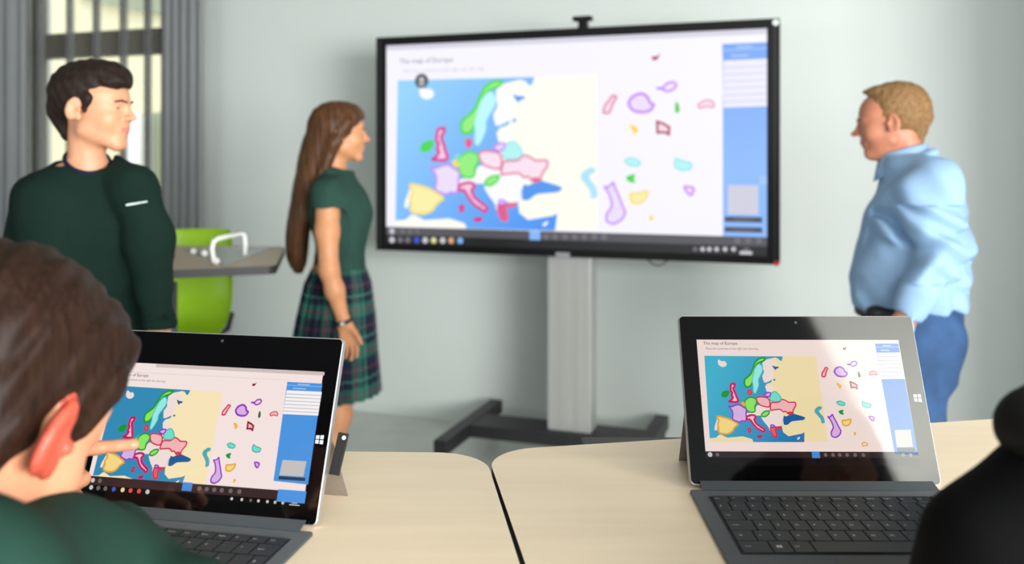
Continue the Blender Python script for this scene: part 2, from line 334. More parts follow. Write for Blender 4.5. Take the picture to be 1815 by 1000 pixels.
S('B', 4, 'pinkpale', 'violetline', [(338, 233), (365, 232), (375, 215), (400, 210), (413, 222), (405, 240), (380, 248), (365, 238)])
S('B', 4, 'violet', 'violetline', [(242, 290), (255, 262), (285, 250), (310, 262), (325, 290), (342, 296), (330, 320), (300, 325), (265, 318)], .006)
S('B', 4, 'pink', 'redline', [(178, 255), (198, 262), (185, 285), (178, 325), (152, 325), (155, 295), (170, 275)])
S('B', 4, 'darkgreen', 'darkgreen', [(420, 285), (432, 300), (438, 325), (425, 330), (420, 305)], .002)
S('B', 4, 'pink', 'redline', [(500, 300), (520, 285), (545, 283), (560, 300), (558, 312), (530, 306), (510, 315)], .003)
S('B', 4, 'orange', 'orangeline', [(258, 372), (282, 378), (298, 395), (285, 412), (275, 395)], .002)
S('B', 4, 'pink', 'darkred', [(362, 362), (385, 370), (410, 385), (412, 412), (395, 403), (370, 405)], .0055, 0)
S('B', 4, 'teal', 'tealline', [(258, 512), (285, 502), (325, 518), (318, 538), (280, 535)], .003)
S('B', 4, 'teal', 'tealline', [(450, 502), (470, 515), (515, 525), (515, 550), (480, 555), (452, 540)], .003)
S('B', 4, 'greenline', 'greenline', [(275, 582), (290, 574), (312, 570), (304, 588), (316, 604), (290, 600)], .002)
S('B', 4, 'violet', 'violetline', [(230, 600), (240, 625), (260, 660), (280, 700), (295, 725), (285, 755), (255, 775), (225, 765), (220, 735), (240, 700), (225, 660), (212, 638), (195, 620), (215, 622)])
S('B', 4, 'yellow', 'orangeline', [(300, 645), (325, 648), (368, 635), (365, 665), (345, 688), (310, 685)])
S('B', 4, 'violet', 'violetline', [(498, 615), (540, 622), (533, 655), (512, 640)])
S('B', 4, 'orange', 'orangeline', [(388, 735), (405, 740), (395, 762)], .002)
# the coloured column at the side of the page
SB = [(1, 'blue', [(545, 80), (718, 80), (865, 905), (690, 895)]), (2, 'blue2', [(549, 104), (722, 103), (724, 108), (550, 109)]), (2, 'list', [(560, 148), (733, 146), (766, 340), (592, 343)])]
SB += [(2, 'card', [(689, 718), (808, 716), (826, 843), (706, 845)]), (2, 'button', [(706, 852), (838, 851), (843, 878), (711, 880)])]
for k in range(6):
    y = 176+k*28; x0 = 560+(y-148)*.165; SB.append((3, 'rule', [(x0, y), (x0+172, y-2), (x0+173, y+2), (x0+1, y+5)]))
for s_ in SB: SH.append((s_[0], s_[1], None, 0, [B_(p) for p in s_[2]]))
for x0, x1, y in ((600, 660, 96), (585, 650, 130)): SH.append((4, 'bluetext', None, 0, [B_(p) for p in ((x0, y-4), (x1, y-4), (x1+2, y+4), (x0+2, y+4))]))
# page coordinates run 0..1 over the white page of the tablet on the right-hand desk
def page(p): return ((p[0]-.0705)/.8545, (p[1]-.188)/.660)
SHAPES = [(l, f, g, w/.8545, [page(p) for p in pts]) for l, f, g, w, pts in SH]
def fit_affine(src, dst):
    out = []
    for k in range(2):
        A = np.array([[s[k], 1] for s in src]); b = np.array([d[k] for d in dst]); out.append(np.linalg.lstsq(A, b, rcond=None)[0])
    return lambda p: (out[0][0]*p[0]+out[0][1], out[1][0]*p[1]+out[1][1]), out
def text_mesh(s, size, align='LEFT'):
    c = bpy.data.curves.new('t', 'FONT'); c.body = s; c.size = size; c.align_x = align; c.resolution_u = 2
    o = bpy.data.objects.new('t', c); COL.objects.link(o)
    bpy.context.view_layer.update(); dg = bpy.context.evaluated_depsgraph_get()
    me = bpy.data.meshes.new_from_object(o.evaluated_get(dg)); V = [(v.co.x, v.co.y) for v in me.vertices]; Fc = [tuple(p.vertices) for p in me.polygons]
    bpy.data.objects.remove(o); bpy.data.curves.remove(c); bpy.data.meshes.remove(me); return V, Fc
def screen_mat(name, rgb, es): 
    return mat(name, (2, 2, 2), .45 if name.startswith('tv') else .06, emit=rgb, es=es, spec=.5, ior=1.6)
def sea_mat(name, c0, c1, p0, p1, es):     # the map's water runs from a paler to a deeper blue on the screen
    m = mat(name, (2, 2, 2), .45 if name.startswith('tv') else .06, emit=c0, es=es, ior=1.6); nt = m.node_tree; b = nt.nodes['Principled BSDF']
    tc = nt.nodes.new('ShaderNodeTexCoord'); d = nt.nodes.new('ShaderNodeVectorMath'); d.operation = 'DOT_PRODUCT'
    v = Vector(p1)-Vector(p0); L = v.length_squared; d.inputs[1].default_value = tuple(v/L)
    nt.links.new(tc.outputs['Object'], d.inputs[0]); a = nt.nodes.new('ShaderNodeMath'); a.operation = 'ADD'; a.inputs[1].default_value = -Vector(p0).dot(v)/L
    nt.links.new(d.outputs['Value'], a.inputs[0]); r = nt.nodes.new('ShaderNodeValToRGB'); r.color_ramp.elements[0].color = (*lin(c0), 1); r.color_ramp.elements[1].color = (*lin(c1), 1)
    nt.links.new(a.outputs[0], r.inputs[0]); nt.links.new(r.outputs[0], b.inputs['Emission Color']); return m
class Screen:
    """flat picture of a display in local x (0..W), y (0..H) coordinates, built in layers a hair apart"""
    def __init__(s, W, H, dz, pal, tag_, es=1.0):
        s.bm = bmesh.new(); s.W, s.H, s.dz, s.pal, s.tag, s.es = W, H, dz, pal, tag_, es; s.mats = []; s.idx = {}
    def mi(s, key):
        if key not in s.idx:
            s.idx[key] = len(s.mats); c = s.pal[key]
            s.mats.append(c if isinstance(c, bpy.types.Material) else screen_mat(s.tag+'_'+key, c, s.es))
        return s.idx[key]
    def poly(s, pts, key, layer):
        vs = [s.bm.verts.new((x*s.W, y*s.H, layer*s.dz)) for x, y in pts]
        f = s.bm.faces.new(vs); f.material_index = s.mi(key); f.normal_update()
        if f.normal.z < 0: f.normal_flip()
    def rect(s, x0, y0, x1, y1, key, layer): s.poly([(x0, y0), (x1, y0), (x1, y1), (x0, y1)], key, layer)
    def ring(s, pts, w, key, layer):
        p = [Vector((x*s.W, y*s.H)) for x, y in pts]; n = len(p); w *= s.W/2; I, O = [], []
        for i in range(n):
            d1 = (p[i]-p[i-1]); d2 = (p[(i+1) % n]-p[i]); 
            if d1.length < 1e-7 or d2.length < 1e-7: d1 = d2 = (p[(i+1) % n]-p[i-1])
            a = Vector((-d1.y, d1.x)).normalized(); b = Vector((-d2.y, d2.x)).normalized(); m = (a+b)
            m = m.normalized() if m.length > .2 else a
            k = w/max(.5, m.dot(a)); I.append(p[i]-m*k); O.append(p[i]+m*k)
        vi = [s.bm.verts.new((v.x, v.y, layer*s.dz)) for v in I]; vo = [s.bm.verts.new((v.x, v.y, layer*s.dz)) for v in O]
        for i in range(n):
            f = s.bm.faces.new((vi[i], vi[(i+1) % n], vo[(i+1) % n], vo[i])); f.material_index = s.mi(key); f.normal_update()
            if f.normal.z < 0: f.normal_flip()
    def text(s, st, x, y, size, key, layer):
        V, Fc = text_mesh(st, size)
        vs = [s.bm.verts.new((x*s.W+a, y*s.H+b, layer*s.dz)) for a, b in V]
        for f in Fc:
            try:
                q = s.bm.faces.new([vs[i] for i in f]); q.material_index = s.mi(key); q.normal_update()
                if q.normal.z < 0: q.normal_flip()
            except ValueError: pass
    def disc(s, x, y, r, key, layer, n=14):
        s.poly([(x+r*math.cos(2*math.pi*k/n)/s.W, y+r*math.sin(2*math.pi*k/n)/s.H) for k in range(n)], key, layer)
def draw_page(sc, T, clip_y=None, skip=(), TS=None, outline=1.0):
    side = ('blue', 'blue2', 'list', 'card', 'button', 'rule', 'bluetext')
    for l, f, g, w, pts in SHAPES:
        if f in skip: continue
        q = [(TS if TS and f in side else T)(p) for p in pts]
        if clip_y is not None: q = [(x, max(y, clip_y)) for x, y in q]
        d = []
        for p in q:
            if not d or (abs(p[0]-d[-1][0])+abs(p[1]-d[-1][1])) > 1e-6: d.append(p)
        if len(d) < 3: continue
        sc.poly(d, f, l)
        if g: sc.ring(d, w*outline, g, l+.5)
PAL_TAB = dict(page=(240, 221, 214), land=(240, 220, 170), sea2=(30, 95, 160), white=(238, 220, 214), cyan=(150, 232, 226), cyanline=(90, 190, 190), green=(140, 228, 100), greenline=(25, 150, 50),
               red2=(232, 90, 110), redline=(212, 40, 75), pink=(240, 180, 182), pink2=(246, 190, 208), mageline=(200, 18, 95), orange=(242, 190, 70), orangeline=(226, 165, 45), violet=(214, 176, 226), violetline=(140, 50, 190),
               teal=(110, 222, 200), tealline=(50, 170, 165), yellow=(244, 214, 132), caspian=(80, 168, 180), darkred=(140, 12, 40), pinkpale=(240, 205, 225), darkgreen=(60, 90, 40),
               blue=(64, 128, 205), blue2=(150, 190, 225), list=(240, 234, 232), rule=(150, 160, 178), card=(196, 192, 190), button=(52, 62, 80), bluetext=(170, 200, 235), text=(40, 36, 40), text2=(120, 105, 105),
               bar=(44, 34, 36), bar2=(10, 10, 12), icon=(200, 196, 194), icondim=(110, 100, 98), accent=(70, 140, 215), iyel=(230, 215, 150), ired=(220, 80, 70), iblue=(60, 90, 190), tabbar=(205, 190, 185), greyline=(200, 188, 184))

# ------------------------------------------------------------------ tablets with keyboards
M_mag = mat('brushed_silver_magnesium', (205, 206, 208), .32, .85, noise=((200, 4, 200), .04))
M_bezel = mat('black_display_glass', (5, 5, 6), .05, ior=1.62, bump=((2, 2, 2), .0, .001))
M_stand = mat('kickstand_magnesium', (158, 150, 143), .38, .6, noise=((200, 8, 200), .05))
M_fab = mat('charcoal_keyboard_fabric', (44, 54, 61), .75, noise=((900, 900, 900), .12), sheen=.2)
M_key = mat('charcoal_keycap', (26, 35, 41), .55, noise=((500, 500, 500), .08))
M_leg = mat('white_key_legend', (190, 194, 196), .6, emit=(190, 194, 196), es=.12)
M_lens = mat('lens_glass', (60, 60, 66), .1)
M_logo = mat('pale_logo_print', (176, 180, 180), .5, noise=((90, 90, 90), .03))
def logo_bm(s, bm=None, mi=0, ox=0, oy=0, z=0):     # four slightly slanted panes
    bm = bm or bmesh.new()
    for x0, x1 in ((-1, -.12), (.12, 1)):
        for y0, y1 in ((-1, -.11), (.11, 1)):
            def yy(x, y): return y*(.86+.14*(x+1)/2)
            f = bm.faces.new([bm.verts.new((ox+x*s, oy+yy(x, y)*s, z)) for x, y in ((x0, y0), (x1, y0), (x1, y1), (x0, y1))]); f.material_index = mi
    return bm
def tablet(par, label, logo_v, screen_fn, group=None):
    o, U, V, W, H = frame_of(par); N = U.cross(V).normalized()
    root = empty('tablet_computer', o, label, 'tablet computer')
    root.rotation_mode = 'QUATERNION'; root.rotation_quaternion = Matrix((U, V, N)).transposed().to_quaternion()
    # local: x along the width, y up the screen, z out of the screen
    pl = round_poly([(-W/2, 0), (W/2, 0), (W/2, H), (-W/2, H)], .006, 6)
    bm = prism(bmesh.new(), pl, -.0095, -.0006); b = obj('case', bm, M_mag, root); md = b.modifiers.new('b', 'BEVEL'); md.width = .0012; md.segments = 2
    pl2 = round_poly([(-W/2+.0013, .0013), (W/2-.0013, .0013), (W/2-.0013, H-.0013), (-W/2+.0013, H-.0013)], .005, 6)
    obj('bezel', prism(bmesh.new(), pl2, -.0008, 0), M_bezel, root)
    screen_fn(root, W, H)
    lo = obj('logo_button', logo_bm(.0045), M_logo, root); lo.location = ((.963-.5)*W, logo_v*H, .0002); lo.scale = (1, 1.05, 1); lo['label'] = 'pale four-pane logo button on the black bezel'
    bm = bmesh.new(); bmesh.ops.create_circle(bm, cap_ends=True, segments=16, radius=.0019); c = obj('camera_lens', bm, M_lens, root); c.location = (0, .956*H, .0002)
    # kickstand: folds out of the back and stands on the desk
    hy = .47*H; phi = par[4]
    zh = hy*math.sin(phi); bk = .094; hz = hy*math.cos(phi)
    # foot in local coordinates (world offset: bk behind the lower edge, on the desk)
    def loc(yw, zw): return (yw*math.cos(phi)+zw*math.sin(phi), yw*math.sin(phi)*-1+zw*math.cos(phi))   # (local y, local z)
    fy, fz = loc(bk, -.0035); hz_l = -.0095
    bm = bmesh.new(); d = Vector((0, fy-hy, fz-hz_l)).normalized(); nn = Vector((1, 0, 0)).cross(d)
    w0, w1 = W*.5-.003, W*.5-.003
    outl = [(-w0, 0), (w0, 0), (w1, 1), (.35*w1, 1), (.30*w1, .93), (-.30*w1, .93), (-.35*w1, 1), (-w1, 1)]
    L = (Vector((0, fy, fz))-Vector((0, hy, hz_l))).length
    A = [bm.verts.new(Vector((x, hy, hz_l))+d*(t*L)) for x, t in outl]; B = [bm.verts.new(v.co+nn*.0015) for v in A]
    bm.faces.new(A); bm.faces.new(B[::-1])
    for i in range(len(A)): bm.faces.new((A[i], B[i], B[(i+1) % len(A)], A[(i+1) % len(A)]))
    bmesh.ops.recalc_face_normals(bm, faces=bm.faces[:]); obj('kickstand', bm, M_stand, root)
    return root
def page_std(root, W, H):
    o, U, V, _, _ = frame_of(OBJR)
    u0, u1, v0, v1 = .0705, .928, .11, .848
    pal = dict(PAL_TAB); es = 1.0
    pal['sea'] = sea_mat('tablet_sea', (62, 172, 200), (34, 92, 165), (.02*W-W/2+.1*W, .6*H, 0), (.55*W-W/2, .25*H, 0), es)
    sc = Screen(W, H, .00002, pal, 'tablet_a', .94)
    def X(p): return p
    sc.rect(u0, v0, u1, v1, 'bar2', 0); sc.rect(u0, .188, .9255, v1, 'page', .5); sc.rect(u0, .153, .9275, .188, 'bar', 1)
    T = lambda p: (p[0]*.8545+.0705, p[1]*.660+.188)
    draw_page(sc, T)
    sc.ring([(p[0], p[1]) for p in [B2((448, 820)), B2((465, 808)), B2((490, 818)), B2((488, 832)), B2((455, 835))]], .004, 'orangeline', 4)
    sc.rect(.498, .152, .530, .189, 'accent', 2)
    for u in (.088, .118, .553, .583, .610, .640, .672, .705, .865, .895): sc.disc(u, .170, .0021 if u > .1 else .0028, 'icon' if u < .1 else 'icondim', 2)
    sc.text('The map of Europe', .0975, .817, .0054, 'text', 2); sc.text('Place the countries at the right into the map.', .106, .787, .0036, 'text2', 2)
    for v in (.61, .5): sc.rect(.0745, v, .0755, v+.01, 'text2', 2)
    obj_screen(sc, root)
def B2(p): return B_(p)
def obj_screen(sc, root):
    for v in sc.bm.verts: v.co.x -= sc.W/2
    o = obj('display', sc.bm, sc.mats, root); o.location = (0, 0, .00008); o['label'] = 'lit display showing a coloured map of Europe'; return o
def page_left(root, W, H):
    src = [page(A_((118, 170))), page(A_((697, 175))), page(A_((866, 625))), page(B_((320, 113))), page(B_((255, 775))), page(B_((520, 640)))]
    dst = [inv(*q, OBJL) for q in ((207.6, 681), (335, 692), (336, 814), (450.8, 682.8), (382.8, 857), (455, 827))]
    TS, co = fit_affine([page(B_((545, 80))), page(B_((689, 718))), page(B_((826, 843))), page(B_((718, 80)))], [inv(*q, OBJL) for q in ((511, 678), (500.4, 805), (535, 854), (573, 681))])
    T, co = fit_affine(src, dst)
    pal = dict(PAL_TAB); pal.update(page=(243, 226, 222), land=(246, 228, 184), sea=(52, 138, 180), sea2=(36, 92, 150), blue=(76, 148, 222), list=(246, 240, 240), bar=(58, 40, 40))
    sc = Screen(W, H, .00002, pal, 'tablet_b', 1.0)
    u0, u1, v0, v1 = .062, .943, .085, .806
    yb = T((0, 0))[1]; yb = .165
    sc.rect(u0, v0, u1, v1, 'bar2', 0); sc.rect(u0, yb, u1-.005, v1, 'page', .5); sc.rect(u0, .118, u1-.06, yb, 'bar', 1)
    sc.rect(.24, v1-.02, u1, v1-.001, 'tabbar', 1); sc.rect(u0, .750, .8, .7515, 'tabbar', 1)
    sc.text('map', .09, .789, .0035, 'text2', 2)
    draw_page(sc, T, clip_y=yb, TS=TS)
    sc.rect(TS((.886, 0))[0]+.03, .108, u1, yb+.005, 'blue', 2.2)
    sc.text('The map of Europe', .0815, .727, .0051, 'text', 2); sc.text('Place the countries at the right into the map.', .086, .702, .0034, 'text2', 2)
    sc.rect(.455, .125, .495, yb+.004, 'accent', 2)
    for u in (.085, .115, .525, .555, .585, .615, .65, .685, .86): sc.disc(u, .142, .0024, 'icon' if u < .1 else 'icondim', 2)
    for u, k in ((.085, 'icon'), (.115, 'icondim'), (.145, 'icondim'), (.18, 'iblue'), (.217, 'iyel'), (.25, 'ired'), (.285, 'ired'), (.32, 'icon')): sc.disc(u, .104, .0024, k, 2)
    for u in (.66, .70, .735, .765, .8, .83, .86): sc.disc(u, .103, .0016, 'icon' if u != .735 else 'icondim', 2)
    sc.rect(.885, .094, .925, .099, 'icon', 2); sc.rect(.893, .104, .915, .108, 'icon', 2)
    obj_screen(sc, root)
tabR = tablet(OBJR, 'silver-edged black tablet on the right desk, screen showing a map of Europe, part glared grey', .498, page_std)
tabL = tablet(OBJL, 'silver-edged black tablet on the left desk touched by the pointing boy\'s finger', .44, page_left)
# pen loop on the left tablet
bm = bmesh.new(); box(bm, (-.003, -.022, -.006), (.009, .022, -.003), bevel=.001); pn = obj('pen_loop', bm, mat('black_fabric_loop', (14, 14, 15), .7, noise=((300, 300, 300), .1)), tabL); pn.location = (OBJL[5]/2+.004, .074, -.012); pn.rotation_euler = (0, 0, -.1)
bm = bmesh.new(); bmesh.ops.create_circle(bm, cap_ends=True, segments=16, radius=.0022); dt = obj('stud', bm, mat('white_stud', (240, 240, 235), .4), pn); dt.location = (.005, .017, -.0027)

ROWS = [
 (['Esc', '*', '☼', 'F3', 'F4', 'F5', 'F6', 'Home', 'End', 'PgUp', 'PgDn', 'Fn', 'Ins', 'Del'], [1]*14, .64),
 (['§', '1', '2', '3', '4', '5', '6', '7', '8', '9', '0', "'", '^', 'Back'], [.8]+[1]*12+[1.2], 1),
 (['Tab', 'Q', 'W', 'E', 'R', 'T', 'Z', 'U', 'I', 'O', 'P', 'ü', '¨', '$'], [1.25]+[1]*12+[.75], 1),
 (['Caps', 'A', 'S', 'D', 'F', 'G', 'H', 'J', 'K', 'L', 'ö', 'ä', 'Enter'], [1.5]+[1]*11+[1.5], 1),
 (['⇧', '<', 'Y', 'X', 'C', 'V', 'B', 'N', 'M', ',', '.', '-', 'Shift'], [1.15]+[1]*11+[1.85], 1),
 (['Ctrl', 'WIN', 'Alt', '', 'AltGr', '<-', '^', 'v', '->'], [1.6, 1.1, 1.1, 5.6, 1, .9, .9, .9, .9], 1)]
_glyph = {}
def keyboard(loc, yaw, W, D, kx0, kx1, ky0, ky1, label):
    root = empty('keyboard', loc, label, 'keyboard', rot=(0, 0, yaw))
    # local x right, y away from the typist, z up; the far edge is y = 0
    bm = prism(bmesh.new(), round_poly([(-W/2, -D), (W/2, -D), (W/2, 0), (-W/2, 0)], [.006, .006, .004, .004], 5), .0006, .0042)
    cv = obj('cover', bm, M_fab, root); md = cv.modifiers.new('b', 'BEVEL'); md.width = .001; md.segments = 2
    bm = bmesh.new(); box(bm, (-W/2+.014, -.0045, .0042), (W/2-.014, .0122, .0052)); 
    for v in bm.verts:
        if v.co.y > 0: v.co.z += .0045
    obj('hinge_strip', bm, M_fab, root)
    bm = bmesh.new(); box(bm, (kx0-.002, ky0-.0015, .0042), (kx1+.002, ky1+.0015, .0045)); obj('key_tray', bm, mat('key_tray_dark', (24, 29, 33), .7, noise=((400, 400, 400), .1)), root)
    tot = sum(r[2] for r in ROWS); y = ky1
    for names, wd, hgt in ROWS:
        h = (ky1-ky0)*hgt/tot; x = kx0; sw = sum(wd)
        for nm, w in zip(names, wd):
            ww = (kx1-kx0)*w/sw; g = .0007
            bm = bmesh.new(); box(bm, (x+g, y-h+g, .0045), (x+ww-g, y-g, .0060), bevel=.0005)
            if nm == 'WIN': logo_bm(.0026, bm, 1, x+ww*.42, y-h*.5, .00604)
            elif nm:
                if nm not in _glyph: _glyph[nm] = text_mesh(nm, 1.0)
                V, Fc = _glyph[nm]; s = .0052 if len(nm) == 1 else .0036
                xo, yo = x+ww*.18+(.001 if len(nm) == 1 else 0), y-h*.5-s*.2
                if len(nm) == 1 and not nm.isalpha(): yo -= 0
                vs = [bm.verts.new((xo+a*s, yo+b*s, .00604)) for a, b in V]
                for f in Fc:
                    try: bm.faces.new([vs[i] for i in f]).material_index = 1
                    except ValueError: pass
            obj('key', bm, [M_key, M_leg], root); x += ww
        y -= h
    bm = bmesh.new(); box(bm, (-.045, -D+.008, .0042), (.045, ky0-.006, .0045)); obj('touchpad', bm, mat('touchpad_grey', (62, 66, 70), .6, noise=((300, 300, 300), .05)), root)
    return root
DZ = 1.085
keyboard((.353, 1.036, DZ), -.006, .298, .216, -.13, .1325, -.169, -.024, 'charcoal keyboard cover lying in front of the tablet on the right desk')
oL, UL_, VL_, WL_, HL_ = frame_of(OBJL); nL = Vector((-UL_.y, UL_.x, 0))
keyboard(oL-nL*.013-Vector((0, 0, oL.z-DZ)), OBJL[3], .298, .216, -.13, .1325, -.169, -.024, 'charcoal keyboard cover on the left desk under the seated boy\'s green sleeve')

# ------------------------------------------------------------------ desks
M_top = mat('pale_birch_laminate', (253, 230, 202), .42, noise=((3, 30, 30), .05, 6))
M_edge = mat('black_desk_edge', (38, 38, 40), .5, noise=((20, 20, 20), .1))
M_steel = mat('grey_steel', (120, 124, 128), .4, .6, noise=((30, 30, 30), .05))
def desk(poly, rad, ztop, label, legs, name='desk', top=M_top, th=.022, group=None):
    cx = sum(p[0] for p in poly)/len(poly); cy = sum(p[1] for p in poly)/len(poly)
    root = empty(name, (cx, cy, 0), label, 'desk', group)
    pl = [(x-cx, y-cy) for x, y in round_poly(poly, rad, 12)]
    obj('tabletop', prism(bmesh.new(), pl, ztop-th, ztop, 0, 1), [top, M_edge], root)
    bm = bmesh.new(); box(bm, (legs[0][0]-cx-.02, legs[0][1]-cy-.02, ztop-th-.05), (legs[2][0]-cx+.02, legs[2][1]-cy+.02, ztop-th-.0005), bevel=.004); obj('frame', bm, M_edge, root)
    for x, y in legs:
        bm = bmesh.new(); tube(bm, [(x-cx, y-cy, .012), (x-cx, y-cy, ztop-th-.045)], .022, 16); l = obj('leg', bm, M_steel, root)
        bm = bmesh.new(); tube(bm, [(x-cx, y-cy, 0), (x-cx, y-cy, .02)], .028, 16); obj('foot_cap', bm, M_edge, l)
    return root
desk([(-.034, 1.187), (1.30, 1.445), (1.42, .70), (.063, .50)], [.07, .05, .05, .05], DZ, 'birch-topped desk with black edge carrying the tablet at right', [(.12, .62), (1.3, .72), (1.18, 1.30), (.06, 1.08)])
desk([(-1.25, 1.215), (-.0358, 1.178), (.0415, .60), (-1.25, .58)], [.05, .075, .05, .05], DZ, 'birch-topped desk with black edge at left, under the tablet touched by the boy', [(-1.17, .66), (-.06, .68), (-.12, 1.08), (-1.17, 1.10)])
# far table by the curtains
c1, c2 = on_n(505, 437, 0), None
def un(px, py, z): d = (CZ-z)*F/(py-HY); return Vector(((px-CX)/F*d, d, z))
r1, r2 = un(506, 437, DZ), un(489, 471, DZ)
dv = (un(489, 471, DZ)-un(294, 479, DZ)).normalized()
l2 = r2-dv*1.05; l1 = r1-(un(505, 437, DZ)-un(330, 436, DZ)).normalized()*1.15
M_top2 = mat('far_table_laminate', (186, 168, 146), .45, noise=((3, 25, 25), .05, 6))
desk([(l1.x, l1.y), (r1.x, r1.y), (r2.x, r2.y), (l2.x, l2.y)], [.02, .05, .04, .02], DZ, 'school table beyond the standing boy, set square on it and green chair behind', [(l2.x+.1, l2.y+.1), (r2.x-.42, r2.y+.12), (r1.x-.50, r1.y-.14), (l1.x+.1, l1.y-.1)], top=M_top2, th=.03)

# ------------------------------------------------------------------ big display on its stand
NF = -.603
M_tvb = mat('black_tv_plastic', (8, 9, 10), .5, noise=((10, 10, 10), .1), spec=.25)
M_tvb2 = mat('dark_grey_bevel', (34, 37, 38), .5, noise=((10, 10, 10), .05), spec=.3)
cTL, cTR, cBL, cBR = on_n(666.5, 66, NF), on_n(1382, 33, NF), on_n(667, 443, NF), on_n(1381, 470, NF)
tu0, tu1 = (u_of(cTL)+u_of(cBL))/2, (u_of(cTR)+u_of(cBR))/2; tz1, tz0 = (cTL.z+cTR.z)/2, (cBL.z+cBR.z)/2
TW, THt = tu1-tu0, tz1-tz0
tv = empty('interactive_display', UN((tu0+tu1)/2, NF, tz0), 'large black-framed wall display on a grey stand, showing the map of Europe', 'display screen', rot=(math.pi/2, 0, -ALPHA))
# local: x right, y up, z toward the room
def tvl(px, py):
    v = on_n(px, py, NF); return u_of(v)-(tu0+tu1)/2, v.z-tz0
dx0 = (tvl(684, 250)[0]); dx1 = tvl(1359.5, 250)[0]; dy1 = (tvl(684, 79)[1]+tvl(1359, 52)[1])/2; dy0 = (tvl(684, 431)[1]+tvl(1359, 455)[1])/2
bm = bmesh.new()
prism(bm, round_poly([(-TW/2, 0), (TW/2, 0), (TW/2, THt), (-TW/2, THt)], .008, 4), -.085, -.02)
tvh = obj('housing', bm, M_tvb, tv); md = tvh.modifiers.new('b', 'BEVEL'); md.width = .006; md.segments = 2
bm = bmesh.new()   # frame: four bars with a grey inner bevel
for a, b, c, d in ((-TW/2, 0, dx0, THt), (dx1, 0, TW/2, THt), (dx0, 0, dx1, dy0), (dx0, dy1, dx1, THt)): box(bm, (a, b, -.02), (c, d, 0))
for a, b, c, d in ((-TW/2+.012, .012, -TW/2+.026, THt-.012), (TW/2-.026, .012, TW/2-.012, THt-.012)): box(bm, (a, b, -.001), (c, d, .002), mi=1)
obj('frame', bm, [M_tvb, M_tvb2], tv)
PAL_TV = dict(PAL_TAB); PAL_TV.update(page=(246, 244, 254), land=(252, 252, 240), sea2=(80, 150, 238), white=(254, 252, 254), cyan=(190, 248, 252), cyanline=(170, 240, 248), green=(150, 240, 130), greenline=(70, 215, 75), red2=(225, 90, 140),
    redline=(228, 110, 150), pink=(250, 226, 240), pink2=(250, 205, 232), mageline=(212, 60, 145), orange=(246, 215, 80), orangeline=(246, 222, 110), violet=(236, 222, 252), violetline=(196, 130, 246), teal=(180, 244, 244), tealline=(140, 225, 232), yellow=(250, 240, 170),
    caspian=(176, 226, 250), darkred=(175, 50, 90), pinkpale=(240, 226, 252), darkgreen=(90, 205, 80), blue=(120, 168, 250), blue2=(160, 198, 255), list=(236, 234, 252), rule=(206, 206, 240), card=(206, 206, 222), button=(70, 74, 84), bluetext=(170, 200, 255),
    text=(120, 118, 130), text2=(190, 188, 200), bar=(84, 82, 88), bar2=(22, 22, 26), icon=(206, 206, 210), icondim=(112, 110, 116), accent=(130, 185, 250), tabbar=(214, 212, 226), greyline=(214, 212, 226), black=(20, 22, 34), iyel=(225, 225, 150), iblue=(60, 80, 210), ired=(225, 170, 130))
DW, DH = dx1-dx0, dy1-dy0
PAL_TV['sea'] = sea_mat('tv_sea', (150, 212, 255), (74, 148, 244), (dx0+.05*DW, dy0+.8*DH, 0), (dx0+.45*DW, dy0+.1*DH, 0), 1.0)
PAL_TV['blue'] = sea_mat('tv_blue', (112, 160, 240), (140, 186, 255), (0, dy1, 0), (0, dy0+.4*DH, 0), 1.0)
sc = Screen(DW, DH, .0006, PAL_TV, 'tv', 1.0)
def tuv(px, py): x, y = tvl(px, py); return ((x-dx0)/DW, (y-dy0)/DH)
src = [page(A_((118, 170))), page(A_((697, 175))), page(A_((857, 808))), page(B_((320, 113))), page(B_((255, 775))), page(B_((395, 748)))]
dst = [tuv(*q) for q in ((704, 143), (945, 135), (985, 407), (1161, 101), (1090, 398), (1152, 390))]
T, co = fit_affine(src, dst)
TS, co = fit_affine([page(B_((545, 80))), page(B_((592, 343))), page(B_((718, 80)))], [tuv(*q) for q in ((1281, 78), (1281, 191), (1362, 74))])
pb = (tuv(684, 402)[1]+tuv(1359, 421)[1])/2; pb2 = (tuv(684, 417)[1]+tuv(1359, 437)[1])/2
sc.rect(0, 0, 1, 1, 'bar2', 0); sc.rect(0, pb, 1, 1, 'page', .5); sc.rect(0, pb2, 1, pb, 'bar', 1)
sc.rect(0, .975, 1, 1, 'tabbar', 1)
draw_page(sc, T, clip_y=pb, skip=('card', 'button'), TS=TS)
sc.rect(tuv(1281, 300)[0], pb, 1, TS((0, .7))[1], 'blue', 1.2)
a = tuv(1290, 328); b = tuv(1344, 381); sc.rect(a[0], b[1], b[0], a[1], 'card', 2)
for y0, y1 in ((384, 395), (402, 413)):
    a = tuv(1284, y0); b = tuv(1351, y1); sc.rect(a[0], b[1], b[0], a[1], 'button', 2.2)
    a = tuv(1299, y0+4); b = tuv(1334, y1-4); sc.rect(a[0], b[1], b[0], a[1], 'icondim', 2.6)
a = tuv(1346, 312); b = tuv(1359, 327); sc.rect(a[0], b[1], b[0]+.01, a[1], 'blue2', 2)
tx, ty = tuv(707, 113); sc.text('The map of Europe', tx, ty, .037, 'text', 2)
tx, ty = tuv(714, 129); sc.text('Place the countries at the right into the map.', tx, ty, .024, 'text2', 2)
x, y = tuv(747, 143.5); sc.disc(x, y, .036, 'black', 6.2, 24); sc.disc(x, y, .026, 'icondim', 6.6, 20); sc.disc(x, y+.006, .012, 'icon', 7, 12); sc.rect(x-.008, y-.022, x+.008, y-.012, 'icon', 7)
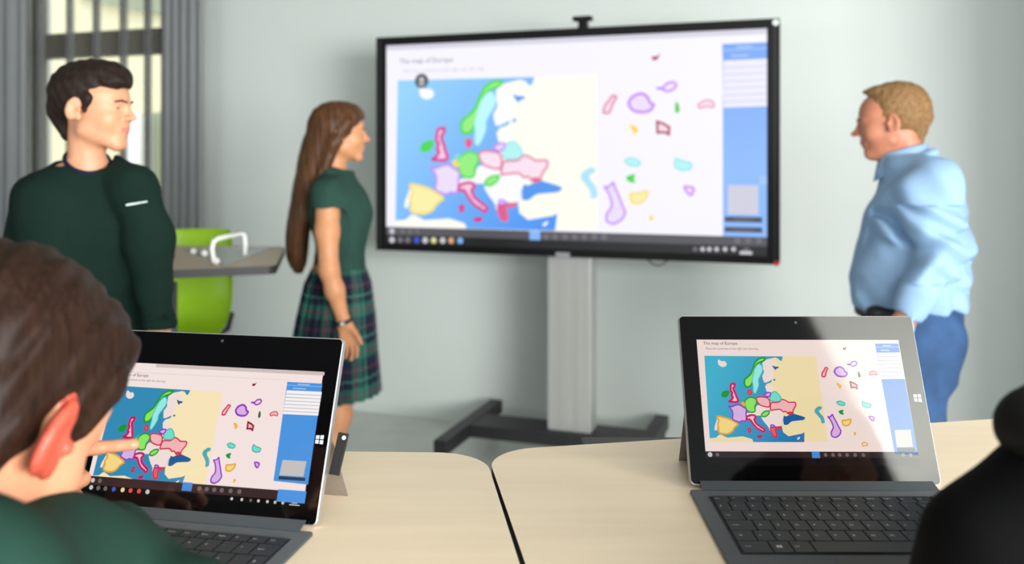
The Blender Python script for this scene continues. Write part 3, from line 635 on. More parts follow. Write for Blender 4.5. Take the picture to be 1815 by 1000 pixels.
for px in (694, 713, 726, 739): x, y = tuv(px, 410); sc.disc(x, y, .014 if px == 694 else .011, 'icon' if px == 694 else 'icondim', 2)
for px, k in ((694, 'icon'), (709, 'icondim'), (722, 'icondim'), (738, 'iblue'), (753, 'icon'), (768, 'iyel'), (784, 'icon'), (799, 'ired'), (815, 'accent')): x, y = tuv(px, 425.5+(px-694)*.012); sc.disc(x, y, .015, k, 2)
x, y = tuv(938, 409); x1, y1 = tuv(957, 426); sc.rect(x, y1, x1, y, 'accent', 2)
for px in (967, 983, 1001, 1018, 1035, 1053, 1070): x, y = tuv(px, 420); sc.disc(x, y, .014, 'icondim', 2)
for px in (1307, 1326, 1345): x, y = tuv(px, 427); sc.disc(x, y, .013, 'icondim', 2)
for px in (1232, 1245, 1257, 1270, 1285, 1300): x, y = tuv(px, 442); sc.disc(x, y, .010, 'icon' if px > 1235 else 'icondim', 2)
x, y = tuv(1311, 451); x1, y1 = tuv(1333, 446); sc.rect(x, y, x1, y1, 'icon', 2); x, y = tuv(1317, 444); x1, y1 = tuv(1328, 440); sc.rect(x, y, x1, y1, 'icondim', 2)
for v in sc.bm.verts: v.co.x += dx0; v.co.y += dy0
dsp = obj('display', sc.bm, sc.mats, tv); dsp.location = (0, 0, -.006); dsp['label'] = 'lit display showing a coloured map of Europe'
bm = bmesh.new(); x0, y0 = tvl(985, 455); x1, y1 = tvl(1010, 448); box(bm, (x0, y0, 0), (x1, y1, .003), bevel=.001); obj('maker_badge', bm, M_mag, tv)
def sticker(px, py, r, c, nm):
    x, y = tvl(px, py); b = bmesh.new(); bmesh.ops.create_cone(b, cap_ends=True, segments=20, radius1=r, radius2=r*.9, depth=.003); s = obj(nm, b, mat(nm, c, .4, noise=((200, 200, 200), .05)), tv); s.location = (x, y, .0025)
sticker(1375, 40, .014, (225, 235, 230), 'round_sticker'); sticker(1376, 467, .012, (225, 30, 40), 'red_sticker')
bm = bmesh.new(); p0 = tvl(1143, 461); p1 = tvl(1182, 463); pts = []
for k in range(13):
    t = k/12; pts.append((p0[0]+(p1[0]-p0[0])*t, p0[1]-.028*math.sin(math.pi*t), -.045))
tube(bm, pts, .003, 8); obj('cable_loop', bm, M_tvb, tv)
# webcam on the display
x0, y0 = tvl(1013.5, 40); x1, y1 = tvl(1047.5, 33); mm = Matrix.Translation(tv.location)@tv.rotation_euler.to_matrix().to_4x4()
wc = empty('webcam', mm@Vector(((x0+x1)/2, THt, -.03)), 'small black webcam clipped on top of the big display', 'webcam', rot=tv.rotation_euler)
wx = (x1-x0)/2
bm = bmesh.new(); box(bm, (-wx, .034, -.02), (wx, .056, .03), bevel=.008); obj('camera_bar', bm, M_tvb, wc)
bm = bmesh.new(); box(bm, (-.02, .001, -.03), (.02, .036, .015), bevel=.003); box(bm, (-.018, -.02, .0325), (.018, .004, .0335)); obj('clip', bm, M_tvb, wc)
bm = bmesh.new(); bmesh.ops.create_cone(bm, cap_ends=True, segments=20, radius1=.008, radius2=.007, depth=.006); l_ = obj('lens', bm, M_lens, wc); l_.location = (0, .045, .032)
# stand
M_alu = mat('satin_aluminium', (186, 188, 184), .38, .35, noise=((200, 200, 1), .04)); M_base = mat('black_powder_coat', (34, 36, 38), .5, noise=((60, 60, 60), .1))
st = empty('display_stand', UN(1.45, -.44, 0), 'floor stand with grey aluminium column and black legs under the big display', 'stand', rot=(0, 0, -ALPHA))
cu0 = u_of(on_n(970, 600, -.5)); cu1 = u_of(on_n(1047, 600, -.5)); 
bm = bmesh.new(); x0, x1 = cu0-1.45, cu1-1.45
box(bm, (x0, -.06, .162), (x1, .06, 1.75), bevel=.006)
for fx in (.28, .36, .64, .72): box(bm, (x0+(x1-x0)*fx, -.063, .165), (x0+(x1-x0)*(fx+.035), -.059, 1.74))
obj('column', bm, M_alu, st)
bm = bmesh.new(); box(bm, (-.34, -.072, 1.15), (.40, .06, 1.75)); 
for v in bm.verts: v.co.y = v.co.y if v.co.y > 0 else -.075
bm2 = bmesh.new(); box(bm2, (x0-.06, -.077, 1.2), (x1+.06, -.06, 1.7)); bm.free(); obj('mounting_plate', bm2, M_base, st)
fl, fr = .965-1.45, 1.86-1.45
bm = bmesh.new(); box(bm, (fl, -.11, .10), (fr, .10, .162), bevel=.004); obj('crossbar', bm, M_base, st)
for x in (fl, fr):
    bm = bmesh.new(); box(bm, (x-.034, -.40, .10), (x+.034, .36, .166), bevel=.005); lg = obj('leg', bm, M_base, st)
    for y in (-.36, .32):
        bm = bmesh.new(); tube(bm, [(x-.014, y, .04), (x+.014, y, .04)], .04, 18); box(bm, (x-.02, y-.012, .05), (x+.02, y+.012, .101)); obj('caster', bm, M_tvb, lg)

# ------------------------------------------------------------------ green chair and set square by the curtains
M_green = mat('lime_green_plastic', (150, 196, 30), .35, noise=((8, 8, 8), .05), spec=.5)
ch_d = 4.35
cc = P(350, 500, ch_d); chair = empty('school_chair', (cc.x, cc.y, 0), 'lime green plastic shell chair behind the far table, in front of the curtain', 'chair', rot=(0, 0, math.radians(8)))
def zc(py): return CZ-(py-HY)/F*ch_d
hwid = (411-290)/2/F*ch_d+.01
prof = [(.05, zc(407), .86), (.045, zc(411), .93), (.03, zc(440), .97), (.01, zc(480), 1.0), (0, zc(515), 1.0), (-.015, zc(540), .99), (-.05, zc(560), .93), (-.12, zc(572), .88), (-.24, zc(577), .86), (-.34, zc(577), .9), (-.40, zc(583), .88), (-.42, zc(597), .78)]
bm = bmesh.new(); rows = []
for y, z, w in prof:
    rows.append([bm.verts.new((hwid*w*math.sin(t*math.pi/2)*(1 if abs(t) < 1 else 1), y-.05*abs(t)**2.2+(.0), z)) for t in [-1+k/8 for k in range(17)]])
for A, B in zip(rows, rows[1:]):
    for i in range(16): bm.faces.new((A[i], A[i+1], B[i+1], B[i]))
sh = obj('seat_shell', bm, M_green, chair, smooth=True); sh.modifiers.new('s', 'SOLIDIFY').thickness = .008; ss = sh.modifiers.new('ss', 'SUBSURF'); ss.levels = ss.render_levels = 1
zs = zc(577)-.012
bm = bmesh.new(); tube(bm, [(0, -.18, .09), (0, -.18, zs)], .028, 16); obj('post', bm, M_steel, chair)
bm = bmesh.new(); tube(bm, [(-hwid*.8, -.05, zs-.01), (-hwid*.5, -.18, zs-.02), (hwid*.5, -.18, zs-.02), (hwid*.85, -.04, zs-.0), (hwid*.88, .03, zs+.06)], .014, 10); obj('under_frame', bm, M_edge, chair)
for k in range(5):
    a = 2*math.pi*k/5+.3; bm = bmesh.new(); tube(bm, [(0, -.18, .10), (.27*math.cos(a), -.18+.27*math.sin(a), .065)], [.022, .014], 10); lg = obj('leg', bm, M_steel, chair)
    bm = bmesh.new(); x, y = .27*math.cos(a), -.18+.27*math.sin(a); tube(bm, [(x-.012, y, .027), (x+.012, y, .027)], .027, 14); obj('caster', bm, M_edge, lg)
# set square
M_acr = bpy.data.materials.new('clear_acrylic'); M_acr.use_nodes = True; nt = M_acr.node_tree; b = nt.nodes['Principled BSDF']; b.inputs['Base Color'].default_value = (.62, .66, .66, 1); b.inputs['Roughness'].default_value = .15; b.inputs['Alpha'].default_value = .62
M_white = mat('white_plastic', (238, 240, 238), .35, noise=((20, 20, 20), .02))
q = [un(326, 441, DZ+.004), un(398, 469, DZ+.004), un(484, 438, DZ+.004)]
q0 = q[0]; sq = empty('set_square', (q0.x, q0.y, DZ), 'large clear blackboard set square with white handle lying on the far table', 'set square')
bm = bmesh.new(); A = [bm.verts.new(v-Vector((q0.x, q0.y, DZ))+Vector((0, 0, 0))) for v in q]; B = [bm.verts.new(v.co-Vector((0, 0, .003))) for v in A]
bm.faces.new(A); bm.faces.new(B[::-1])
for i in range(3): bm.faces.new((A[i], B[i], B[(i+1) % 3], A[(i+1) % 3]))
bmesh.ops.recalc_face_normals(bm, faces=bm.faces[:]); obj('plate', bm, M_acr, sq)
a = un(380, 466, DZ+.012); b = un(434, 452, DZ+.012); c0 = Vector((q0.x, q0.y, DZ))
top = .085
hp = [a, a+Vector((-.012, .01, top*.55)), a+Vector((-.006, .01, top*.9)), a+Vector((.012, .01, top)), b+Vector((-.02, 0, top*1.0)), b+Vector((-.002, 0, top*.9)), b+Vector((.002, 0, top*.5)), b]
bm = bmesh.new(); tube(bm, [v-c0 for v in hp], .0085, 12); obj('handle', bm, M_white, sq)
for px, py in ((343, 449), (362, 452), (383, 466)):
    k_ = un(px, py, DZ+.008); bm = bmesh.new(); bmesh.ops.create_uvsphere(bm, u_segments=14, v_segments=8, radius=.013); bmesh.ops.translate(bm, verts=bm.verts[:], vec=k_-c0+Vector((0, 0, .0065))); obj('knob', bm, M_white, sq, smooth=True)
k_ = un(299, 459, DZ); bm = bmesh.new(); box(bm, (-.03, -.02, 0), (.018, .02, .022), bevel=.005); e_ = obj('eraser', bm, M_tvb); e_.location = k_; tag(e_, 'small black block on the far table beside the standing boy', 'eraser')

# ------------------------------------------------------------------ people: one smooth skin per body, grown as a blended distance field
class Field:
    def __init__(s, lo, hi, h, zfine=None):
        lo = np.array(lo, float); hi = np.array(hi, float)
        s.ax = [np.arange(lo[i], hi[i]+h, h) for i in range(3)]
        if zfine:       # coarser steps in z outside the listed bands
            z = [lo[2]]
            while z[-1] < hi[2]:
                st = zfine[1]
                for a, b in zfine[0]:
                    if a <= z[-1] <= b: st = h
                z.append(z[-1]+st)
            s.ax[2] = np.array(z)
        s.f = np.full([len(a) for a in s.ax], 9.0, np.float32)
    def blk(s, c, r):
        out = []
        for i in range(3):
            a = np.searchsorted(s.ax[i], c[i]-r); b = np.searchsorted(s.ax[i], c[i]+r)
            if b <= a: return None
            out.append(slice(max(0, a-1), b+1))
        return tuple(out)
    def pts(s, b):
        return (s.ax[0][b[0]][:, None, None].astype(np.float32), s.ax[1][b[1]][None, :, None].astype(np.float32), s.ax[2][b[2]][None, None, :].astype(np.float32))
    def put(s, b, d, k, mode):
        o = s.f[b]
        if mode == '+':
            if k > 0:
                h = np.clip(.5+.5*(o-d)/k, 0, 1); r = o+(d-o)*h-k*h*(1-h)
            else: r = np.minimum(o, d)
        else:
            d = -d
            if k > 0:
                h = np.clip(.5-.5*(o-d)/k, 0, 1); r = o+(d-o)*h+k*h*(1-h)
            else: r = np.maximum(o, d)
        s.f[b] = r
    def cone(s, a, b, ra, rb, k=.01, mode='+', flat=None):
        a = np.array(a, float); b = np.array(b, float); c = (a+b)/2; R = np.linalg.norm(b-a)/2+max(ra, rb)*(flat[1] if flat else 1)+.03+k
        bl = s.blk(c, R)
        if bl is None: return
        X, Y, Z = s.pts(bl); d = b-a; L2 = max(1e-9, d@d)
        x, y, z = X-a[0], Y-a[1], Z-a[2]
        t = np.clip((x*d[0]+y*d[1]+z*d[2])/L2, 0, 1); x = x-t*d[0]; y = y-t*d[1]; z = z-t*d[2]
        if flat:    # flat = (unit axis, widening): widen the section along one axis
            ax, w = np.array(flat[0], float), flat[1]; q = x*ax[0]+y*ax[1]+z*ax[2]; g = (1/w-1)*q; x = x+g*ax[0]; y = y+g*ax[1]; z = z+g*ax[2]
        s.put(bl, np.sqrt(x*x+y*y+z*z)-(ra+(rb-ra)*t), k, mode)
    def ell(s, c, R, M=None, k=.01, mode='+'):
        c = np.array(c, float); R = np.array(R, float); M = np.eye(3) if M is None else np.array(M, float)
        bl = s.blk(c, R.max()+.03+k)
        if bl is None: return
        X, Y, Z = s.pts(bl); x, y, z = X-c[0], Y-c[1], Z-c[2]
        q = [(x*M[0, i]+y*M[1, i]+z*M[2, i])/R[i] for i in range(3)]
        k0 = np.sqrt(q[0]**2+q[1]**2+q[2]**2); k1 = np.sqrt((q[0]/R[0])**2+(q[1]/R[1])**2+(q[2]/R[2])**2)+1e-9
        s.put(bl, k0*(k0-1)/k1, k, mode)
    def loft(s, lv, A, k=.01, mode='+', cap=True, e=2.0, ripple=None):
        """lv: (z, cx, cy, ra, rb) rings, ra along the horizontal direction A, rb across it"""
        lv = sorted(lv); z0, z1 = lv[0][0], lv[-1][0]; L = np.array(lv, float); A = np.array(A, float)[:2]; A /= np.linalg.norm(A)
        c = np.array([L[:, 1].mean(), L[:, 2].mean(), (z0+z1)/2]); R = max(L[:, 3].max(), L[:, 4].max())
        ex = np.array([R+np.ptp(L[:, 1])/2+.05, R+np.ptp(L[:, 2])/2+.05, (z1-z0)/2+.04])
        b = []
        for i in range(3):
            i0 = np.searchsorted(s.ax[i], c[i]-ex[i]); i1 = np.searchsorted(s.ax[i], c[i]+ex[i]); b.append(slice(max(0, i0-1), i1+1))
        bl = tuple(b); X, Y, Z = s.pts(bl); zz = np.clip(Z, z0, z1)
        def ip(col):        # smooth interpolation of the rings
            v = np.interp(zz.ravel(), L[:, 0], L[:, col]); w = .5*(np.interp(np.clip(zz.ravel()+.02, z0, z1), L[:, 0], L[:, col])+np.interp(np.clip(zz.ravel()-.02, z0, z1), L[:, 0], L[:, col]))
            return ((v+w)/2).reshape(zz.shape).astype(np.float32)
        x, y = X-ip(1), Y-ip(2); ra, rb = ip(3), ip(4)
        p = x*A[0]+y*A[1]; q = -x*A[1]+y*A[0]
        kk = (np.abs(p/ra)**e+np.abs(q/rb)**e)**(1/e)
        d = (kk-1)*np.minimum(ra, rb)
        if ripple is not None: d = d+ripple(X, Y, Z, np.arctan2(q/rb, p/ra))
        if cap:
            dz = np.maximum(z0-Z, Z-z1)
            d = np.where(dz > -.02, np.maximum(d, dz)+np.zeros_like(d), d)
        s.put(bl, d.astype(np.float32), k, mode)
    def warp(s, fn, c=None, r=None):
        bl = s.blk(c, r) if c is not None else (slice(None),)*3
        X, Y, Z = s.pts(bl); s.f[bl] = s.f[bl]+fn(X, Y, Z)
    def mesh(s, name):
        f = s.f; ins = f < 0; nx, ny, nz = f.shape
        c = np.zeros((nx-1, ny-1, nz-1), np.int8)
        for i in (0, 1):
            for j in (0, 1):
                for k in (0, 1): c += ins[i:nx-1+i, j:ny-1+j, k:nz-1+k]
        act = (c > 0) & (c < 8); I, J, K = np.nonzero(act); idx = np.full(act.shape, -1, np.int32); idx[I, J, K] = np.arange(len(I))
        co = np.stack([I, J, K], 1).astype(float); acc = np.zeros((len(I), 3)); cnt = np.zeros(len(I))
        for a in range(3):
            o = [q for q in range(3) if q != a]
            for u in (0, 1):
                for v in (0, 1):
                    A0 = [I.copy(), J.copy(), K.copy()]; A0[o[0]] += u; A0[o[1]] += v; B0 = [q.copy() for q in A0]; B0[a] += 1
                    fa = f[A0[0], A0[1], A0[2]]; fb = f[B0[0], B0[1], B0[2]]; m = (fa < 0) != (fb < 0)
                    t = np.where(m, fa/np.where(m, fa-fb, 1), 0); P_ = np.stack(A0, 1).astype(float); P_[:, a] += t
                    acc[m] += P_[m]; cnt[m] += 1
        V = acc/cnt[:, None]; W = np.empty_like(V)
        for a in range(3): W[:, a] = np.interp(V[:, a], np.arange(len(s.ax[a])), s.ax[a])
        Q = []
        for a in range(3):
            sl0 = [slice(None)]*3; sl1 = [slice(None)]*3; sl0[a] = slice(0, -1); sl1[a] = slice(1, None)
            e = ins[tuple(sl0)] != ins[tuple(sl1)]; E_ = np.nonzero(e); o = [q for q in range(3) if q != a]
            ok = (E_[o[0]] > 0) & (E_[o[1]] > 0) & (E_[o[0]] < f.shape[o[0]]-1) & (E_[o[1]] < f.shape[o[1]]-1)
            E_ = [q[ok] for q in E_]; flip = ins[E_[0], E_[1], E_[2]]
            def id_(du, dv):
                q = [x.copy() for x in E_]; q[o[0]] -= du; q[o[1]] -= dv; return idx[q[0], q[1], q[2]]
            q = np.stack([id_(1, 1), id_(0, 1), id_(0, 0), id_(1, 0)], 1)
            rev = flip if a != 1 else ~flip
            q[~rev] = q[~rev][:, ::-1]; Q.append(q)
        Q = np.concatenate(Q); Q = Q[(Q >= 0).all(1)]
        # a little relaxation
        for _ in range(2):
            S_ = np.zeros_like(W); n_ = np.zeros(len(W))
            for i in range(4):
                np.add.at(S_, Q[:, i], W[Q[:, (i+1) % 4]]); np.add.at(n_, Q[:, i], 1)
                np.add.at(S_, Q[:, i], W[Q[:, (i-1) % 4]]); np.add.at(n_, Q[:, i], 1)
            W = W*.55+.45*S_/np.maximum(n_, 1)[:, None]
        me = bpy.data.meshes.new(name); me.vertices.add(len(W)); me.vertices.foreach_set('co', W.astype(np.float32).ravel())
        me.loops.add(Q.size); me.loops.foreach_set('vertex_index', Q.astype(np.int32).ravel())
        me.polygons.add(len(Q)); me.polygons.foreach_set('loop_start', np.arange(0, Q.size, 4, dtype=np.int32)); me.polygons.foreach_set('loop_total', np.full(len(Q), 4, np.int32))
        me.update(calc_edges=True); me.validate(); me.shade_smooth(); return me, W, Q
def paint(me, W, Q, test, mi):      # give faces whose centre passes the test another material slot
    C = W[Q].mean(1); m = test(C); a = np.zeros(len(me.polygons), np.int32); me.polygons.foreach_get('material_index', a)
    if len(a) == len(m): a[m] = mi; me.polygons.foreach_set('material_index', a)
def rotz(a):        # facing a: 0 looks away from the camera (+y), 90 to the picture's right
    c, s = math.cos(math.radians(a)), math.sin(math.radians(a)); return np.array([[c, s, 0], [-s, c, 0], [0, 0, 1.]])
class Head:
    """head frame: x to the person's right, y forward, z up, origin under the chin line at neck centre"""
    def __init__(s, origin, facing, S=1.0, pitch=0, roll=0):
        c, q = math.cos(math.radians(pitch)), math.sin(math.radians(pitch)); Rx = np.array([[1, 0, 0], [0, c, q], [0, -q, c]])     # pitch > 0 looks down
        c, q = math.cos(math.radians(roll)), math.sin(math.radians(roll)); Ry = np.array([[c, 0, q], [0, 1, 0], [-q, 0, c]])
        s.M = rotz(facing)@Rx@Ry; s.o = np.array(origin, float); s.S = S
    def p(s, x, y, z): return s.o+s.M@(np.array([x, y, z])*s.S)
    def loc(s, C): return ((C-s.o)@s.M)/s.S
    def face(s, f, female=False, smile=0, nose=1.0):
        S = s.S; E = lambda c, r, k=.01, mode='+', M=None: f.ell(s.p(*c), np.array(r)*S, s.M if M is None else s.M@M, k*S, mode)
        N = lambda a, b, ra, rb, k=.01, mode='+', fl=None: f.cone(s.p(*a), s.p(*b), ra*S, rb*S, k*S, mode, (s.M@np.array(fl[0]), fl[1]) if fl else None)
        E((0, -.018, .143), (.074, .094, .080), .0)
        E((0, .030, .105), (.062, .062, .085), .02)
        E((0, .038, .140), (.060, .050, .052), .02)         # forehead
        E((0, .030, .062), (.053, .048, .046), .03)          # lower face
        jw = .043 if female else .047
        for x in (-1, 1): N((x*jw, .0, .050), (x*.012, .066, .014), .017, .013, .025)
        N((-.010, .070, .013), (.010, .070, .013), .014, .014, .02)          # chin
        for x in (-1, 1): E((x*.036, .058, .078), (.022, .022, .022), .02)   # cheeks
        for x in (-1, 1): N((x*.010, .090, .122), (x*.042, .074, .121), .006, .006, .012)     # brow
        for x in (-1, 1): E((x*.030, .094, .107), (.016, .012, .010), .010, '-')
        for x in (-1, 1): E((x*.030, .0735, .107), (.0138, .0138, .0128), .003); E((x*.031, .091, .1065), (.0106, .0088, .0052), .0012, '-')
        N((0, .088, .116), (0, .106*1, .084), .0075, .0085, .008)            # nose
        E((0, .108+.004*nose, .082), (.0095, .0105, .0085), .006)
        for x in (-1, 1): E((x*.012, .098, .079), (.0075, .009, .0065), .005)
        for x in (-1, 1): E((x*.0055, .106, .073), (.003, .004, .003), .002, '-')
        E((0, .079, .052), (.027, .016, .020), .014)         # mouth mound
        w = .021+.004*smile
        N((-w, .084, .0545+.003*smile), (0, .0915, .0545), .0036, .0046, .004); N((0, .0915, .0545), (w, .084, .0545+.003*smile), .0046, .0036, .004)
        N((-w*.85, .083, .0455+.003*smile), (0, .0895, .0450), .0038, .0052, .004); N((0, .0895, .0450), (w*.85, .083, .0455+.003*smile), .0052, .0038, .004)
        N((-w, .090, .050+.003*smile), (0, .099, .0497), .0016, .0016, .002, '-'); N((0, .099, .0497), (w, .090, .050+.003*smile), .0016, .0016, .002, '-')
        for x in (-1, 1):                                     # ears
            T = rotz(0); a = math.radians(-12)*1; Rx = np.array([[1, 0, 0], [0, math.cos(a), -math.sin(a)], [0, math.sin(a), math.cos(a)]])
            b = math.radians(22*x); Rz = np.array([[math.cos(b), -math.sin(b), 0], [math.sin(b), math.cos(b), 0], [0, 0, 1]])
            EM = Rz@Rx
            E((x*.079, -.012, .103), (.0075, .019, .031), .005, '+', EM)
            E((x*.0865, -.008, .106), (.006, .0105, .018), .004, '-', EM)
            E((x*.076, .002, .082), (.006, .008, .010), .006, '+', EM)
            E((x*.081, .006, .100), (.0045, .005, .007), .004, '+', EM)
    def lips(s, C):
        q = s.loc(C); return (np.abs(q[:, 0]) < .024) & (q[:, 1] > .078) & (q[:, 2] > .0385) & (q[:, 2] < .0600) & (np.abs(q[:, 2]-.0497-.1*0) < .0105-.28*np.abs(q[:, 0]))
    def eyes(s, parent, iris=(70, 60, 40), gaze=(0, 0)):
        for x in (-1, 1):
            bm = bmesh.new(); bmesh.ops.create_uvsphere(bm, u_segments=20, v_segments=12, radius=.0118*s.S)
            for f in bm.faces: f.smooth = True
            e = obj('eye', bm, [M_eyew, mat('iris_%d_%d_%d' % iris, iris, .25)], None)
            g = Vector((gaze[0], 1, gaze[1])).normalized()
            for fc in e.data.polygons:
                if Vector(fc.center).normalized().dot(g) > .90: fc.material_index = 1
            M4 = Matrix([list(r)+[0] for r in s.M]+[[0, 0, 0, 1]]); c = s.p(x*.030, .0738, .107)
            e.data.transform(Matrix.Translation(Vector(c))@M4); e.parent = parent; e.data.transform(wmat(parent).inverted())
            f = Field(s.p(x*.03, .085, .12)-.035, s.p(x*.03, .085, .12)+.035, .0016)
            for a, b in (((.011, .0985, .1225), (.030, .0935, .1265)), ((.030, .0935, .1265), (.045, .079, .1225))):
                f.cone(s.p(x*a[0], *a[1:]), s.p(x*b[0], *b[1:]), .0022*s.S, .0022*s.S, .002, '+', (s.M@np.array([0, 0, 1.]), 1.5))
            me, _, _ = f.mesh('eyebrow'); obj('eyebrow', me, s.browm, parent, True)
def hand(f, wrist, D, T, L=.18, curl=(.3, .35, .4, .45), spread=.10, h=1.0, thumb=.6, tipr=1.0, thumb_curl=.3):
    """D towards the fingers, T towards the thumb side; palm faces D x T direction; curl in radians per joint"""
    D = np.array(D, float); D /= np.linalg.norm(D); T = np.array(T, float); T -= D*(T@D); T /= np.linalg.norm(T); N = np.cross(D, T)
    w = np.array(wrist, float); s = L/.18
    K = []
    for i, (sx, ly) in enumerate(((.030, .088), (.010, .092), (-.010, .087), (-.028, .078))):
        k = w+T*sx*s+D*ly*s; K.append(k)
        f.cone(w+T*sx*.55*s+D*.012*s, k, .0145*s, .0108*s, .012*s)
    f.cone(w-D*.01*s, w+D*.02*s, .020*s, .018*s, .012*s, '+', (T, 1.35))
    LN = (.073, .080, .074, .058)
    for i in range(4):
        ang = 0; a = spread*(1.5-i)/1.5
        d0 = D*math.cos(a)+T*math.sin(a); p = K[i]; r = (.0088, .0088, .0084, .0074)[i]*s*tipr
        c = curl[i] if isinstance(curl[i], (list, tuple)) else (curl[i],)*3
        for j, fr in enumerate((.46, .30, .24)):
            ang += c[j]; d = d0*math.cos(ang)+N*math.sin(ang); q = p+d*LN[i]*fr*s; r2 = r*.92
            f.cone(p, q, r, r2, .003*s); p, r = q, r2
    p0 = w+T*.018*s+D*.018*s; d1 = D*math.cos(thumb)+T*math.sin(thumb)+N*.25; d1 /= np.linalg.norm(d1); p1 = p0+d1*.045*s; f.cone(p0, p1, .0165*s, .012*s, .012*s)
    d2 = d1*math.cos(thumb_curl)+(D*.7+N*.7)*math.sin(thumb_curl); d2 /= np.linalg.norm(d2); p2 = p1+d2*.032*s; f.cone(p1, p2, .0108*s, .0098*s, .004*s)
    d3 = d2*.9+D*.3; d3 /= np.linalg.norm(d3); f.cone(p2, p2+d3*.024*s, .0098*s, .0082*s, .003*s)
def bez(pts):   # thickening list (point, radius) -> successive cones
    return list(zip(pts[:-1], pts[1:]))
def limb(f, pts, k=.012, mode='+'):
    for (a, ra), (b, rb) in bez(pts): f.cone(a, b, ra, rb, k, mode)
def skin_mat(name, rgb, var=.05): return mat(name, rgb, .5, sss=.12, noise=((45, 45, 45), var), bump=((500, 500, 500), .05, .0005))
M_eyew = mat('eye_white', (196, 188, 182), .3)
def hair_mat(name, rgb, scale, var=.45, rough=.42): return mat(name, rgb, rough, noise=(scale, var, 6), bump=(scale, .5, .002), spec=.2)
def cloth_mat(name, rgb, var=.05, sheen=.3): return mat(name, rgb, .92, noise=((14, 14, 14), var), bump=((700, 700, 700), .25, .0008), sheen=0, spec=.12)
V3 = lambda v: np.array([v[0], v[1], v[2]], float)
def folds(dir_, amp, freq, seed=0.0):      # soft cloth creases across a direction
    d = np.array(dir_, float); d /= np.linalg.norm(d)
    def fn(X, Y, Z):
        q = X*d[0]+Y*d[1]+Z*d[2]; w = np.sin(X*13+seed)*.9+np.sin(Y*17+Z*7+seed*2)*.8
        return amp*(np.sin(q*freq+w*2+seed)*(.5+.5*np.sin(X*9+Z*11+seed*3)))
    return fn

